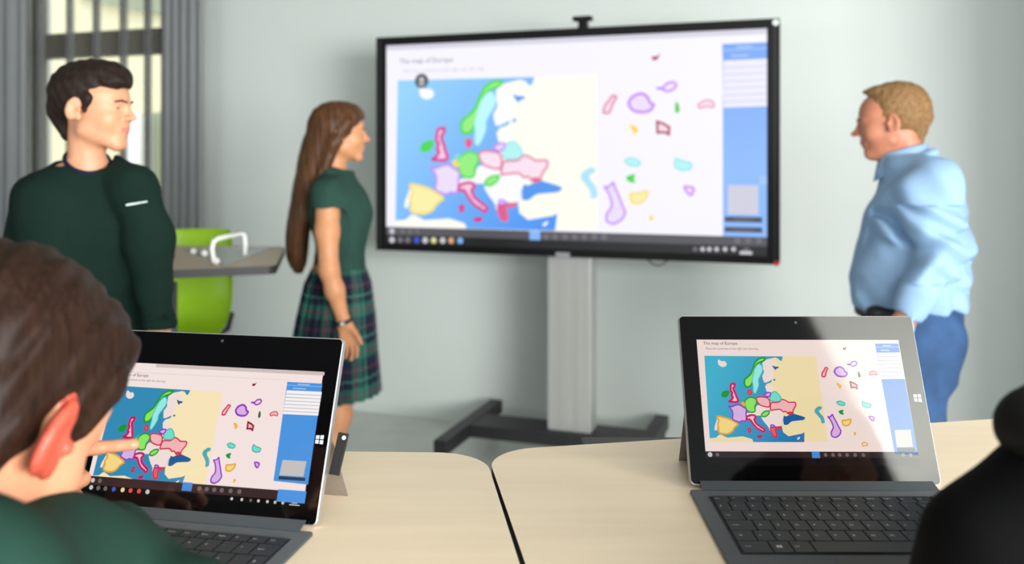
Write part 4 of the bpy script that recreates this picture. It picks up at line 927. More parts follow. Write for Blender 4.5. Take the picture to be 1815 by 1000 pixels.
# ---- boy in the green sweater by the window ---------------------------------------------------
def boy_standing():
    d0 = 2.2; Q = lambda px, py, off=0: V3(P(px, py, d0+off))
    root = empty('person', (Q(160, 300)[0], d0+.02, 0), 'standing boy with short dark hair in a dark green sweater, smiling towards the big display', 'person')
    sk = skin_mat('boy_skin', (206, 148, 114)); skl = mat('boy_lips', (196, 118, 104), .45, noise=((60, 60, 60), .05))
    H = Head(Q(165, 264), 93, .915); H.browm = mat('boy_brow', (48, 32, 24), .8, noise=((300, 300, 300), .2))
    tf = rotz(146); tr = lambda c, x, y, z=0: c+tf@np.array([x, y, 0])+np.array([0, 0, z])
    nc = Q(157, 300, .02); A = tf@np.array([1., 0, 0])
    sR = Q(66, 350, .05); sL = Q(240, 330, -.02)       # the person's right shoulder is at the picture's left
    eR, wR, eL, wL = Q(30, 470, .10), Q(38, 590, .05), Q(264, 455, -.02), Q(283, 572, -.06)
    def torso(f, g, z0=.80, k=.03):
        c = lambda px, py, off=.03: Q(px, py, off)
        lv = []
        for px, py, ra, rb in ((157, 290, .070, .055), (157, 306, .120, .070), (156, 330, .150, .088), (156, 365, .158, .098), (158, 410, .158, .102), (165, 470, .150, .100), (168, 540, .148, .098), (168, 600, .152, .102), (168, 660, .158, .105), (168, 700, .156, .104)):
            q = c(px, py); lv.append((q[2], q[0], q[1], ra+g, rb+g))
        f.loft(lv, A, k)
    # skin body
    lo = Q(-40, 100, -.3)-.05; f = Field((Q(0, 0)[0]-.1, d0-.32, -.01), (Q(320, 0)[0]+.06, d0+.34, 1.76), .0034, (((1.36, 1.76), (.55, 1.05)), .008))
    torso(f, -.016)
    H.face(f, smile=1.6, nose=.3)
    f.cone(Q(151, 236, .0), Q(156, 312, .02), .039, .047, .025)
    limb(f, [(sL, .040), (eL, .036), (wL, .026)], .02); limb(f, [(sR, .038), (eR, .036), (wR, .026)], .02)
    dn = np.array([.08, -.05, -1.]); hand(f, wL+np.array([0, 0, -.01]), dn, (-.2, -1, 0), .175, (.25, .3, .35, .4)); hand(f, wR, (0, 0, -1), (.3, -1, 0), .175, (.25, .3, .35, .4))
    hip = Q(168, 650, .03)
    f.loft([(.74, hip[0], hip[1], .135, .090), (.82, hip[0], hip[1], .140, .092), (.95, hip[0], hip[1], .130, .088)], A, .03)
    for sgn in (-1, 1):
        t = tr(hip, sgn*.09, 0); t[2] = .82; kn = tr(hip, sgn*.10, .01); kn[2] = .46; an = tr(hip, sgn*.105, -.02); an[2] = .08
        limb(f, [(t, .070), (kn, .052), (an, .036)], .03); f.cone(an-np.array([0, 0, .045]), tr(an, 0, .14)-np.array([0, 0, .05]), .036, .026, .02)
    me, W, Qd = f.mesh('body'); body = obj('body', me, [sk, skl], root, True); paint(me, W, Qd, H.lips, 1)
    H.eyes(root, (50, 38, 28), (.45, 0))
    # hair
    hm = hair_mat('boy_hair', (34, 23, 18), (160, 160, 40), .5, .6)
    f = Field(H.o-.2, H.o+np.array([.2, .2, .32]), .0030); S = H.S
    f.ell(H.p(0, -.022, .150), np.array([.079, .095, .087])*S, H.M, 0)
    f.ell(H.p(0, .030, .190), np.array([.066, .070, .046])*S, H.M, .02)
    f.ell(H.p(.01, .070, .176), np.array([.052, .036, .024])*S, H.M, .014)        # fringe
    f.cone(H.p(.0, -.082, .10), H.p(0, -.062, .045), .040*S, .026*S, .02)
    for x in (-1, 1): f.cone(H.p(x*.066, .022, .13), H.p(x*.069, .016, .098), .014*S, .007*S, .012)      # sideburn
    f.ell(H.p(0, .105, .108), np.array([.085, .072, .052])*S, H.M, .010, '-')
    for x in (-1, 1):
        f.ell(H.p(x*.085, .055, .085), np.array([.045, .040, .050])*S, H.M, .006, '-'); f.ell(H.p(x*.092, -.016, .096), np.array([.024, .030, .036])*S, H.M, .006, '-')
        f.cone(H.p(x*.07, -.02, .04), H.p(x*.06, -.075, .02), .030*S, .022*S, .012, '-')
    f.warp(lambda X, Y, Z: .0010*np.sin(X*220+Z*120+2*np.sin(Y*60))+.0008*np.sin(Y*260+Z*150))
    me, W, Qd = f.mesh('hair'); obj('hair', me, hm, root, True)
    # sweater
    f = Field((Q(0, 0)[0]-.14, d0-.34, .76), (Q(320, 0)[0]+.08, d0+.36, 1.50), .0048)
    torso(f, .008)
    f.cone(sL, Q(200, 300, .02), .050, .038, .02); f.cone(sR, Q(112, 306, .04), .050, .038, .02)
    cuffL = wL+(eL-wL)*.04; cuffR = wR+(eR-wR)*.04
    limb(f, [(sL, .050), (eL+np.array([0, 0, .05]), .045), (eL, .045), (cuffL, .040)], .03); limb(f, [(sR, .056), (eR, .050), (cuffR, .042)], .03)
    f.warp(folds((.5, .2, 1), .0055, 30, .4)); f.warp(folds((1, .3, .25), .005, 24, 2.1))
    f.warp(folds((.1, .2, 1), .004, 70, 1.1), eL, .16)
    f.cone(Q(152, 230, .01), Q(156, 275, .01), .058, .057, .012, '-'); f.ell(Q(154, 276, -.05), (.060, .080, .036), None, .010, '-')
    f.cone(wL, wL-np.array([0, 0, .12]), .033, .04, .006, '-')
    me, W, Qd = f.mesh('sweater'); sw = obj('sweater', me, cloth_mat('bottle_green_knit', (18, 37, 31), .08), root, True)
    bm = bmesh.new(); ring = []
    for k in range(40):
        a = 2*math.pi*k/40; ring.append(Q(155, 282, .004)+tf@np.array([math.cos(a)*.050, math.sin(a)*.056, 0])+np.array([0, 0, -.030*math.sin(a)-.004]))
    tube(bm, [Vector(p) for p in ring], .0055, 8, closed=True); obj('undershirt_collar', bm, cloth_mat('navy_cotton', (26, 32, 54)), root, True)
    # small woven mark on the chest: a pale streak
    c = Q(241, 361, -.13); bm = bmesh.new()
    f = Field(c-.05, c+.05, .0014); f.cone(c+np.array([-.020, -.003, -.003]), c+np.array([.020, .012, .004]), .0030, .0022, 0)
    me, _, _ = f.mesh('chest_logo'); lg = obj('chest_logo', me, mat('pale_thread', (190, 205, 205), .7, noise=((300, 300, 300), .1)), sw, False); lg.data.transform(wmat(sw).inverted())
    # trousers and shoes, hidden behind the desk from here
    f = Field((hip[0]-.26, hip[1]-.22, .05), (hip[0]+.26, hip[1]+.24, 1.0), .008)
    f.loft([(.76, hip[0], hip[1], .150, .108), (.84, hip[0], hip[1], .168, .118), (.96, hip[0], hip[1], .150, .108)], A, .03)
    for sgn in (-1, 1):
        t = tr(hip, sgn*.09, 0); t[2] = .82; kn = tr(hip, sgn*.10, .01); kn[2] = .46; an = tr(hip, sgn*.105, -.02); an[2] = .10
        limb(f, [(t, .092), (kn, .070), (an, .056)], .03)
        g = Field(an-np.array([.22, .22, .12]), an+np.array([.22, .22, .08]), .006); toe = tr(an, 0, .15)
        g.cone((an[0], an[1], .045), (toe[0], toe[1], .035), .046, .036, .02); g.ell((an[0], an[1], -.05), (.4, .4, .05), None, .0, '-')
        m2, _, _ = g.mesh('shoe'); obj('shoe', m2, mat('dark_shoe', (40, 42, 48), .6, noise=((40, 40, 40), .1)), root, True)
    me, _, _ = f.mesh('trousers'); obj('trousers', me, cloth_mat('navy_trousers', (34, 38, 52)), root, True)
    return root

# ---- girl with long hair ------------------------------------------------------------------------
def girl():
    d0 = 3.6; Q = lambda px, py, off=0: V3(P(px, py, d0+off))
    root = empty('person', (Q(592, 0)[0], d0, 0), 'girl with very long brown hair, green T-shirt and tartan skirt', 'person')
    sk = skin_mat('girl_skin', (206, 144, 102)); skl = mat('girl_lips', (214, 130, 118), .45, noise=((60, 60, 60), .05))
    a = 74; tf = rotz(a); fw = tf@np.array([0, 1., 0]); rt = tf@np.array([1., 0, 0])
    H = Head(Q(603, 284), a, 1.0); H.browm = mat('girl_brow', (90, 62, 42), .8, noise=((300, 300, 300), .2))
    def torso(f, g, k=.03):
        lv = []
        for px, py, ra, rb in ((594, 306, .075, .055), (594, 322, .135, .078), (596, 345, .165, .100), (600, 375, .158, .112), (603, 405, .140, .098), (604, 440, .118, .080), (602, 470, .125, .085)):
            q = Q(px, py); lv.append((q[2], q[0], q[1], ra+g, rb+g))
        f.loft(lv, rt, k)
    sh, el, wr = Q(581, 345, -.165), Q(583, 478, -.21), Q(609, 570, -.19)
    sh2, el2, wr2 = Q(586, 345, .15), Q(600, 470, .20), Q(628, 555, .14)
    f = Field((Q(500, 0)[0], d0-.32, -.01), (Q(690, 0)[0], d0+.32, 1.72), .0036, (((1.36, 1.72), (.62, .95)), .008))
    torso(f, -.006); H.face(f, female=True, nose=.2)
    f.cone(Q(597, 262), Q(588, 318), .044, .050, .03)
    limb(f, [(sh, .048), ((sh+el)/2+fw*-.004, .043), (el, .035), (el*.6+wr*.4, .034), (wr, .023)], .025)
    limb(f, [(sh2, .048), ((sh2+el2)/2, .043), (el2, .035), (wr2, .023)], .025)
    hd = Q(627, 640, -.20)-wr; hand(f, wr, hd, fw*1.0+np.array([0, -.5, 0]), .165, ((.3, .35, .3), (.35, .4, .3), (.4, .45, .3), (.45, .5, .3)), .06)
    hand(f, wr2, (.1, 0, -1), fw, .165, (.3, .35, .4, .45), .06)
    hp = Q(596, 520)
    f.loft([(.80, hp[0], hp[1], .140, .100), (.93, hp[0], hp[1], .160, .115), (1.05, hp[0], hp[1], .125, .09)], rt, .03)
    for s_, px in ((1, 588), (-1, 582)):
        t = Q(590, 0)+rt*s_*.085; t[2] = .84; kn = Q(px, 0)+rt*s_*.085+fw*.015; kn[2] = .47; cf = kn-fw*.03; cf[2] = .34; an = Q(px-4, 0)+rt*s_*.08-fw*.02; an[2] = .08
        limb(f, [(t, .078), (kn, .052), (cf, .050), (an, .033)], .03); f.cone(an-np.array([0, 0, .045]), an+fw*.14-np.array([0, 0, .05]), .032, .024, .02)
        g = Field(an-np.array([.22, .22, .12]), an+np.array([.22, .22, .06]), .006); g.cone((an[0], an[1], .04), tuple((an+fw*.145)[:2])+(.032,), .043, .034, .02); g.ell((an[0], an[1], -.05), (.4, .4, .05), None, 0, '-')
        m2, _, _ = g.mesh('shoe'); obj('shoe', m2, mat('black_shoe', (30, 30, 32), .5, noise=((40, 40, 40), .1)), root, True)
    me, W, Qd = f.mesh('body'); obj('body', me, [sk, skl], root, True); paint(me, W, Qd, H.lips, 1)
    H.eyes(root, (80, 60, 40))
    # T-shirt
    f = Field((Q(510, 0)[0], d0-.30, 1.00), (Q(680, 0)[0], d0+.30, 1.44), .0042); torso(f, .009)
    f.ell(Q(628, 372, -.02), (.062, .085, .058), None, .05)      # bust
    f.cone(sh, Q(592, 318, -.06), .060, .045, .04); f.cone(sh2, Q(592, 318, .06), .060, .045, .04)
    f.cone(sh, sh+(el-sh)*.22, .062, .060, .03); f.cone(sh2, sh2+(el2-sh2)*.22, .062, .060, .03)
    f.warp(folds((.4, .1, 1), .004, 45, .8)); f.warp(folds((1, .2, -.6), .003, 60, 1.8))
    ax_ = (el-sh)/np.linalg.norm(el-sh)
    f.cone(sh+ax_*.14, sh+ax_*.30, .10, .10, .0, '-')
    f.cone(Q(597, 262), Q(590, 305), .056, .056, .008, '-'); f.ell(Q(606, 300), (.05, .06, .028), None, .01, '-')
    torso(f, .009)
    f.cone(Q(597, 262), Q(591, 306), .056, .056, .008, '-')
    me, _, _ = f.mesh('t_shirt'); obj('t_shirt', me, cloth_mat('green_cotton', (44, 72, 64), .06), root, True)
    # pleated tartan skirt
    bm = bmesh.new(); NP = 26; lv = ((601, 458, .094, .128), (601, 470, .100, .136), (599, 500, .128, .160), (596, 560, .150, .185), (592, 630, .168, .200), (590, 695, .184, .215))
    uvl = bm.loops.layers.uv.new('UVMap'); rows = []; nn = NP*6
    for li, (px, py, rf, rs) in enumerate(lv):
        q = Q(px, py); row = []; t_ = li/(len(lv)-1); amp = .0015+.015*t_
        for k in range(nn):
            th = 2*math.pi*k/nn; ph = (k % 6)/6; pl_ = amp*(ph*2-1)
            row.append(bm.verts.new(Vector(q+fw*math.cos(th)*(rf+pl_)-rt*math.sin(th)*(rs+pl_)+np.array([0, 0, .006*math.cos(th)*t_]))))
        rows.append((row, py))
    for (A, y0), (B, y1) in zip(rows, rows[1:]):
        for k in range(nn):
            fc = bm.faces.new((A[k], B[k], B[(k+1) % nn], A[(k+1) % nn]))
            for l, (uu, vv) in zip(fc.loops, ((k, y0), (k, y1), (k+1, y1), (k+1, y0))): l[uvl].uv = (uu/nn*1.25*1.0, -vv/444.)
    m = bpy.data.materials.new('tartan_wool'); m.use_nodes = True; nt = m.node_tree; b = nt.nodes['Principled BSDF']; b.inputs['Roughness'].default_value = .9; b.inputs['Specular IOR Level'].default_value = .2
    tc = nt.nodes.new('ShaderNodeTexCoord'); sp = nt.nodes.new('ShaderNodeSeparateXYZ'); nt.links.new(tc.outputs['UV'], sp.inputs[0])
    def band(out, per, stops):
        md_ = nt.nodes.new('ShaderNodeMath'); md_.operation = 'FLOORED_MODULO' if False else 'WRAP'; md_.inputs[1].default_value = per; md_.inputs[2].default_value = 0; nt.links.new(out, md_.inputs[0])
        dv_ = nt.nodes.new('ShaderNodeMath'); dv_.operation = 'DIVIDE'; dv_.inputs[1].default_value = per; nt.links.new(md_.outputs[0], dv_.inputs[0])
        r = nt.nodes.new('ShaderNodeValToRGB'); r.color_ramp.interpolation = 'CONSTANT'; e = r.color_ramp.elements
        while len(e) < len(stops): e.new(.5)
        for el_, (p_, c_) in zip(e, stops): el_.position = p_; el_.color = (*lin(c_), 1)
        nt.links.new(dv_.outputs[0], r.inputs[0]); return r
    st_ = [(0, (24, 34, 52)), (.22, (44, 100, 84)), (.36, (120, 50, 80)), (.41, (44, 104, 88)), (.55, (22, 30, 46)), (.70, (66, 130, 112)), (.75, (22, 30, 46)), (.94, (96, 42, 66))]
    r1 = band(sp.outputs[0], .16, st_); r2 = band(sp.outputs[1], .16, st_)
    mx = nt.nodes.new('ShaderNodeMix'); mx.data_type = 'RGBA'; mx.inputs[0].default_value = .5; nt.links.new(r1.outputs[0], mx.inputs[6]); nt.links.new(r2.outputs[0], mx.inputs[7]); nt.links.new(mx.outputs[2], b.inputs['Base Color'])
    sk_ = obj('skirt', bm, m, root, True); sk_.modifiers.new('s', 'SOLIDIFY').thickness = .0025
    bm = bmesh.new(); A0 = []
    for py, g in ((452, .003), (464, .003)):
        q = Q(602, py); A0.append([bm.verts.new(Vector(q+fw*math.cos(t)*(.096+g)-rt*math.sin(t)*(.130+g))) for t in [2*math.pi*k/48 for k in range(48)]])
    for k in range(48): bm.faces.new((A0[0][k], A0[1][k], A0[1][(k+1) % 48], A0[0][(k+1) % 48]))
    wb = obj('waistband', bm, cloth_mat('purple_grey_wool', (70, 58, 80)), root, True); wb.modifiers.new('s', 'SOLIDIFY').thickness = .004
    # bracelet watch
    bm = bmesh.new(); ax = (wr-el)/np.linalg.norm(wr-el); e1 = np.cross(ax, [0, 1, 0]); e1 /= np.linalg.norm(e1); e2 = np.cross(ax, e1); c = wr-ax*.0
    tube(bm, [Vector(c+e1*math.cos(t)*.029+e2*math.sin(t)*.029) for t in [2*math.pi*k/28 for k in range(28)]], .0075, 8, closed=True); bw = obj('wristband', bm, mat('black_rubber', (24, 26, 30), .5, noise=((80, 80, 80), .1)), root, True)
    bm = bmesh.new(); cc_ = c+e2*(-.033 if e2[1] > 0 else .033)*1; bmesh.ops.create_icosphere(bm, subdivisions=2, radius=.011, matrix=Matrix.Translation(Vector(cc_))); wf = obj('clasp', bm, mat('steel_clasp', (170, 174, 180), .3, .7), None); wf.parent = bw; wf.data.transform(wmat(bw).inverted())
    # hair
    hm = hair_mat('girl_hair', (80, 52, 32), (130, 130, 4), .5)
    f = Field((Q(490, 0)[0], d0-.22, .96), (Q(665, 0)[0], d0+.22, 1.74), .0034)
    f.ell(H.p(0, -.020, .142), np.array([.086, .106, .094]), H.M, 0)
    f.ell(H.p(0, .028, .170), np.array([.070, .070, .060]), H.M, .02)
    c = lambda px, py, off=0: Q(px, py, off)
    lv = []
    for px, py, ra, rb in ((594, 200, .075, .062), (588, 230, .098, .080), (572, 262, .088, .088), (556, 300, .068, .092), (542, 340, .054, .094), (532, 380, .046, .092), (527, 420, .048, .086), (526, 455, .042, .070), (528, 474, .030, .045), (530, 484, .012, .020)):
        q = c(px, py); lv.append((q[2], q[0], q[1], ra, rb))
    f.loft(lv, fw, .02)
    for x in (-1, 1): f.cone(H.p(x*.072, .022, .15), H.p(x*.070, -.035, .06), .018, .024, .015); f.cone(H.p(x*.07, -.03, .07), c(566, 325, -x*.085), .026, .022, .02)
    f.ell(H.p(0, .100, .085), np.array([.110, .074, .078]), H.M, .008, '-'); f.ell(H.p(0, .075, .03), np.array([.13, .075, .060]), H.M, .010, '-')
    f.warp(lambda X, Y, Z: .0009*np.sin(X*190+Z*20+np.sin(Z*8))+.0009*np.sin(Y*240+Z*15)+.0006*np.sin(X*380+Y*280))
    me, _, _ = f.mesh('hair'); obj('hair', me, hm, root, True)
    return root

# ---- man in the blue shirt ----------------------------------------------------------------------
def man():
    d0 = 2.95; Q = lambda px, py, off=0: V3(P(px, py, d0+off))
    root = empty('person', (Q(1625, 0)[0], d0, 0), 'man with short sandy hair in a light blue shirt and jeans', 'person')
    sk = skin_mat('man_skin', (190, 124, 96)); skl = mat('man_lips', (176, 100, 88), .5, noise=((60, 60, 60), .05))
    a = -68; tf = rotz(a); fw = tf@np.array([0, 1., 0]); rt = tf@np.array([1., 0, 0])       # camera side is the left side: -rt
    H = Head(Q(1585, 276), -66, 1.03, pitch=6); H.browm = mat('man_brow', (150, 108, 70), .8, noise=((300, 300, 300), .2))
    LVT = ((1608, 280, .080, .066), (1622, 300, .165, .090), (1626, 330, .205, .125), (1626, 370, .212, .148), (1622, 420, .208, .162), (1614, 470, .205, .176), (1608, 500, .202, .184), (1609, 524, .198, .180), (1612, 540, .180, .164))
    def torso(f, g, k=.03, ripple=None):
        lv = []
        for px, py, ra, rb in LVT:
            q = Q(px, py); lv.append((q[2], q[0], q[1], ra+g, rb+g))
        f.loft(lv, rt, k, ripple=ripple)
    sh, el, wr = Q(1650, 332, -.20), Q(1662, 450, -.25), Q(1604, 566, -.24)
    sh2, el2, wr2 = Q(1610, 332, .20), Q(1606, 445, .25), Q(1590, 560, .16)
    f = Field((Q(1490, 0)[0], d0-.40, -.01), (Q(1745, 0)[0], d0+.40, 1.74), .0038, (((1.40, 1.74), (.75, 1.0)), .008))
    torso(f, -.022); H.face(f, nose=1.1)
    f.cone(Q(1600, 245), Q(1614, 292), .056, .058, .02); f.cone(H.p(0, .03, .02), Q(1600, 285), .034, .040, .03)
    limb(f, [(sh, .055), (el, .042), (wr, .029)], .03); limb(f, [(sh2, .055), (el2, .042), (wr2, .029)], .03)
    hand(f, wr, Q(1585, 615, -.22)-wr, fw, .19, (.35, .4, .4, .45), .06); hand(f, wr2, (-.25, 0, -1), fw, .19, (.35, .4, .4, .45), .06)
    hp = Q(1612, 590)
    f.loft([(.80, hp[0], hp[1], .155, .115), (.92, hp[0], hp[1], .155, .125), (1.02, hp[0], hp[1], .150, .125)], rt, .03)
    J = []
    for s_, px in ((-1, 1622), (1, 1606)):
        t = Q(1622, 0)+rt*s_*.09; t[2] = .84; kn = Q(px+4, 0)+rt*s_*.10; kn[2] = .48; an = Q(px+10, 0)+rt*s_*.10-fw*.03; an[2] = .09
        J.append((t, kn, an)); limb(f, [(t, .090), (kn, .060), (an, .042)], .03); f.cone(an-np.array([0, 0, .045]), an+fw*.16-np.array([0, 0, .05]), .040, .030, .02)
        g = Field(an-np.array([.26, .26, .12]), an+np.array([.26, .26, .08]), .007); g.cone((an[0], an[1], .048), tuple((an+fw*.175)[:2])+(.038,), .050, .040, .02); g.ell((an[0], an[1], -.05), (.5, .5, .05), None, 0, '-')
        m2, _, _ = g.mesh('shoe'); obj('shoe', m2, mat('brown_shoe', (70, 50, 38), .5, noise=((40, 40, 40), .1)), root, True)
    me, W, Qd = f.mesh('body'); obj('body', me, [sk, skl], root, True); paint(me, W, Qd, H.lips, 1)
    H.eyes(root, (60, 80, 90))
    # hair: short, sandy, high forehead
    f = Field(H.o-.24, H.o+np.array([.24, .24, .34]), .0034); S = H.S
    f.ell(H.p(0, -.026, .148), np.array([.080, .100, .087])*S, H.M, 0)
    f.cone(H.p(0, -.088, .11), H.p(0, -.070, .045), .036*S, .022*S, .02)
    f.ell(H.p(0, .012, .210), np.array([.046, .062, .018])*S, H.M, .012)
    f.ell(H.p(0, .126, .130), np.array([.10, .092, .098])*S, H.M, .008, '-')
    for x in (-1, 1):
        f.ell(H.p(x*.08, .055, .150), np.array([.035, .032, .040])*S, H.M, .008, '-'); f.ell(H.p(x*.085, .045, .080), np.array([.045, .040, .050])*S, H.M, .006, '-')
        f.ell(H.p(x*.090, -.016, .092), np.array([.024, .028, .036])*S, H.M, .006, '-'); f.cone(H.p(x*.07, -.02, .04), H.p(x*.06, -.075, .02), .030*S, .020*S, .012, '-')
    f.warp(lambda X, Y, Z: .0012*np.sin(X*150+Z*130+2*np.sin(Y*70))*np.sin(Y*110+Z*60)+.0007*np.sin(X*260-Z*190))
    me, _, _ = f.mesh('hair'); obj('hair', me, hair_mat('sandy_hair', (134, 102, 68), (150, 150, 80), .35, .65), root, True)
    # shirt
    f = Field((Q(1480, 0)[0], d0-.42, .86), (Q(1760, 0)[0], d0+.42, 1.56), .0050)
    torso(f, .004)
    f.cone(sh, Q(1622, 302, -.06), .078, .060, .05); f.cone(sh2, Q(1610, 302, .06), .078, .060, .05)
    cf = wr+(el-wr)*.06
    limb(f, [(sh, .080), (sh*.5+el*.5+rt*-.0, .074), (el, .066), (el*.5+cf*.5, .056), (cf, .044)], .035); limb(f, [(sh2, .080), (el2, .066), (wr2, .042)], .035)
    mid = el*.7+wr*.3; axe = (wr-el)/np.linalg.norm(wr-el)
    f.warp(folds(axe, .015, 78, .3), mid, .20); f.warp(folds((.3, 0, 1), .010, 34, 2.2)); f.warp(folds((1, .4, .35), .008, 30, 1.2)); f.warp(folds((.8, .2, -.9), .012, 50, 3.3), sh*.6+el*.4, .20)
    f.cone(Q(1588, 230), Q(1606, 280), .064, .064, .008, '-'); f.cone(wr, wr+axe*.14, .037, .05, .006, '-')
    me, _, _ = f.mesh('shirt'); sm_ = cloth_mat('light_blue_oxford', (146, 178, 214), .04); shirt = obj('shirt', me, sm_, root, True)
    # collar: a stand with a turned-down leaf, open at the throat
    bm = bmesh.new(); rows = [[], [], [], []]; n_ = 36; base = Q(1604, 288); top_ = Q(1600, 258)
    for k in range(n_+1):
        t = -math.pi*.94+2*math.pi*.94*k/n_; dr = -fw*math.cos(t)*1.0+rt*math.sin(t); fr = (1-math.cos(t))/2      # fr 0 at the nape, 1 at the throat
        dz = -.040*fr
        rows[0].append(bm.verts.new(Vector(base+dr*.070+np.array([0, 0, dz+.0])))); rows[1].append(bm.verts.new(Vector(top_+dr*.066+np.array([0, 0, dz*.9+.006]))))
        rows[2].append(bm.verts.new(Vector(top_+dr*.072+np.array([0, 0, dz*.9+.004])))); rows[3].append(bm.verts.new(Vector(base+dr*(.078+.018*fr)+np.array([0, 0, dz-.004-.022*fr**6]))))
    for A, B in zip(rows, rows[1:]):
        for k in range(n_): bm.faces.new((A[k], A[k+1], B[k+1], B[k]))
    co_ = obj('collar', bm, sm_, None, smooth=True); co_.parent = shirt; co_.data.transform(wmat(shirt).inverted()); co_.modifiers.new('s', 'SOLIDIFY').thickness = .0025
    # jeans and belt
    f = Field((hp[0]-.34, hp[1]-.32, .05), (hp[0]+.34, hp[1]+.34, 1.01), .0065)
    f.loft([(.74, Q(1626, 0)[0], d0, .150, .120), (.84, Q(1622, 0)[0], d0, .178, .138), (.90, Q(1616, 0)[0], d0, .184, .150), (1.00, Q(1610, 0)[0], d0, .176, .152)], rt, .03)
    f.ell(Q(1662, 600, -.07), (.075, .09, .10), None, .05); f.ell(Q(1662, 600, .09), (.075, .09, .10), None, .05)
    for t, kn, an in J: limb(f, [(t, .098), (kn, .076), (an, .062)], .035)
    f.warp(folds((.3, .2, 1), .006, 38, .7))
    me, _, _ = f.mesh('jeans'); obj('jeans', me, mat('blue_denim', (44, 76, 118), .85, noise=((16, 16, 16), .25), bump=((600, 600, 600), .3, .0008)), root, True)
    f = Field((hp[0]-.34, hp[1]-.32, .93), (hp[0]+.34, hp[1]+.34, 1.05), .005)
    f.loft([(.955, Q(1604, 0)[0], d0, .176, .155), (.992, Q(1603, 0)[0], d0, .176, .155)], rt, 0)
    pc = Q(1556, 556, -.10); f.ell(pc, (.04, .03, .028), None, .01)
    me, _, _ = f.mesh('belt'); obj('belt', me, mat('black_leather', (16, 16, 18), .45, noise=((60, 60, 60), .1)), root, True)
    return root

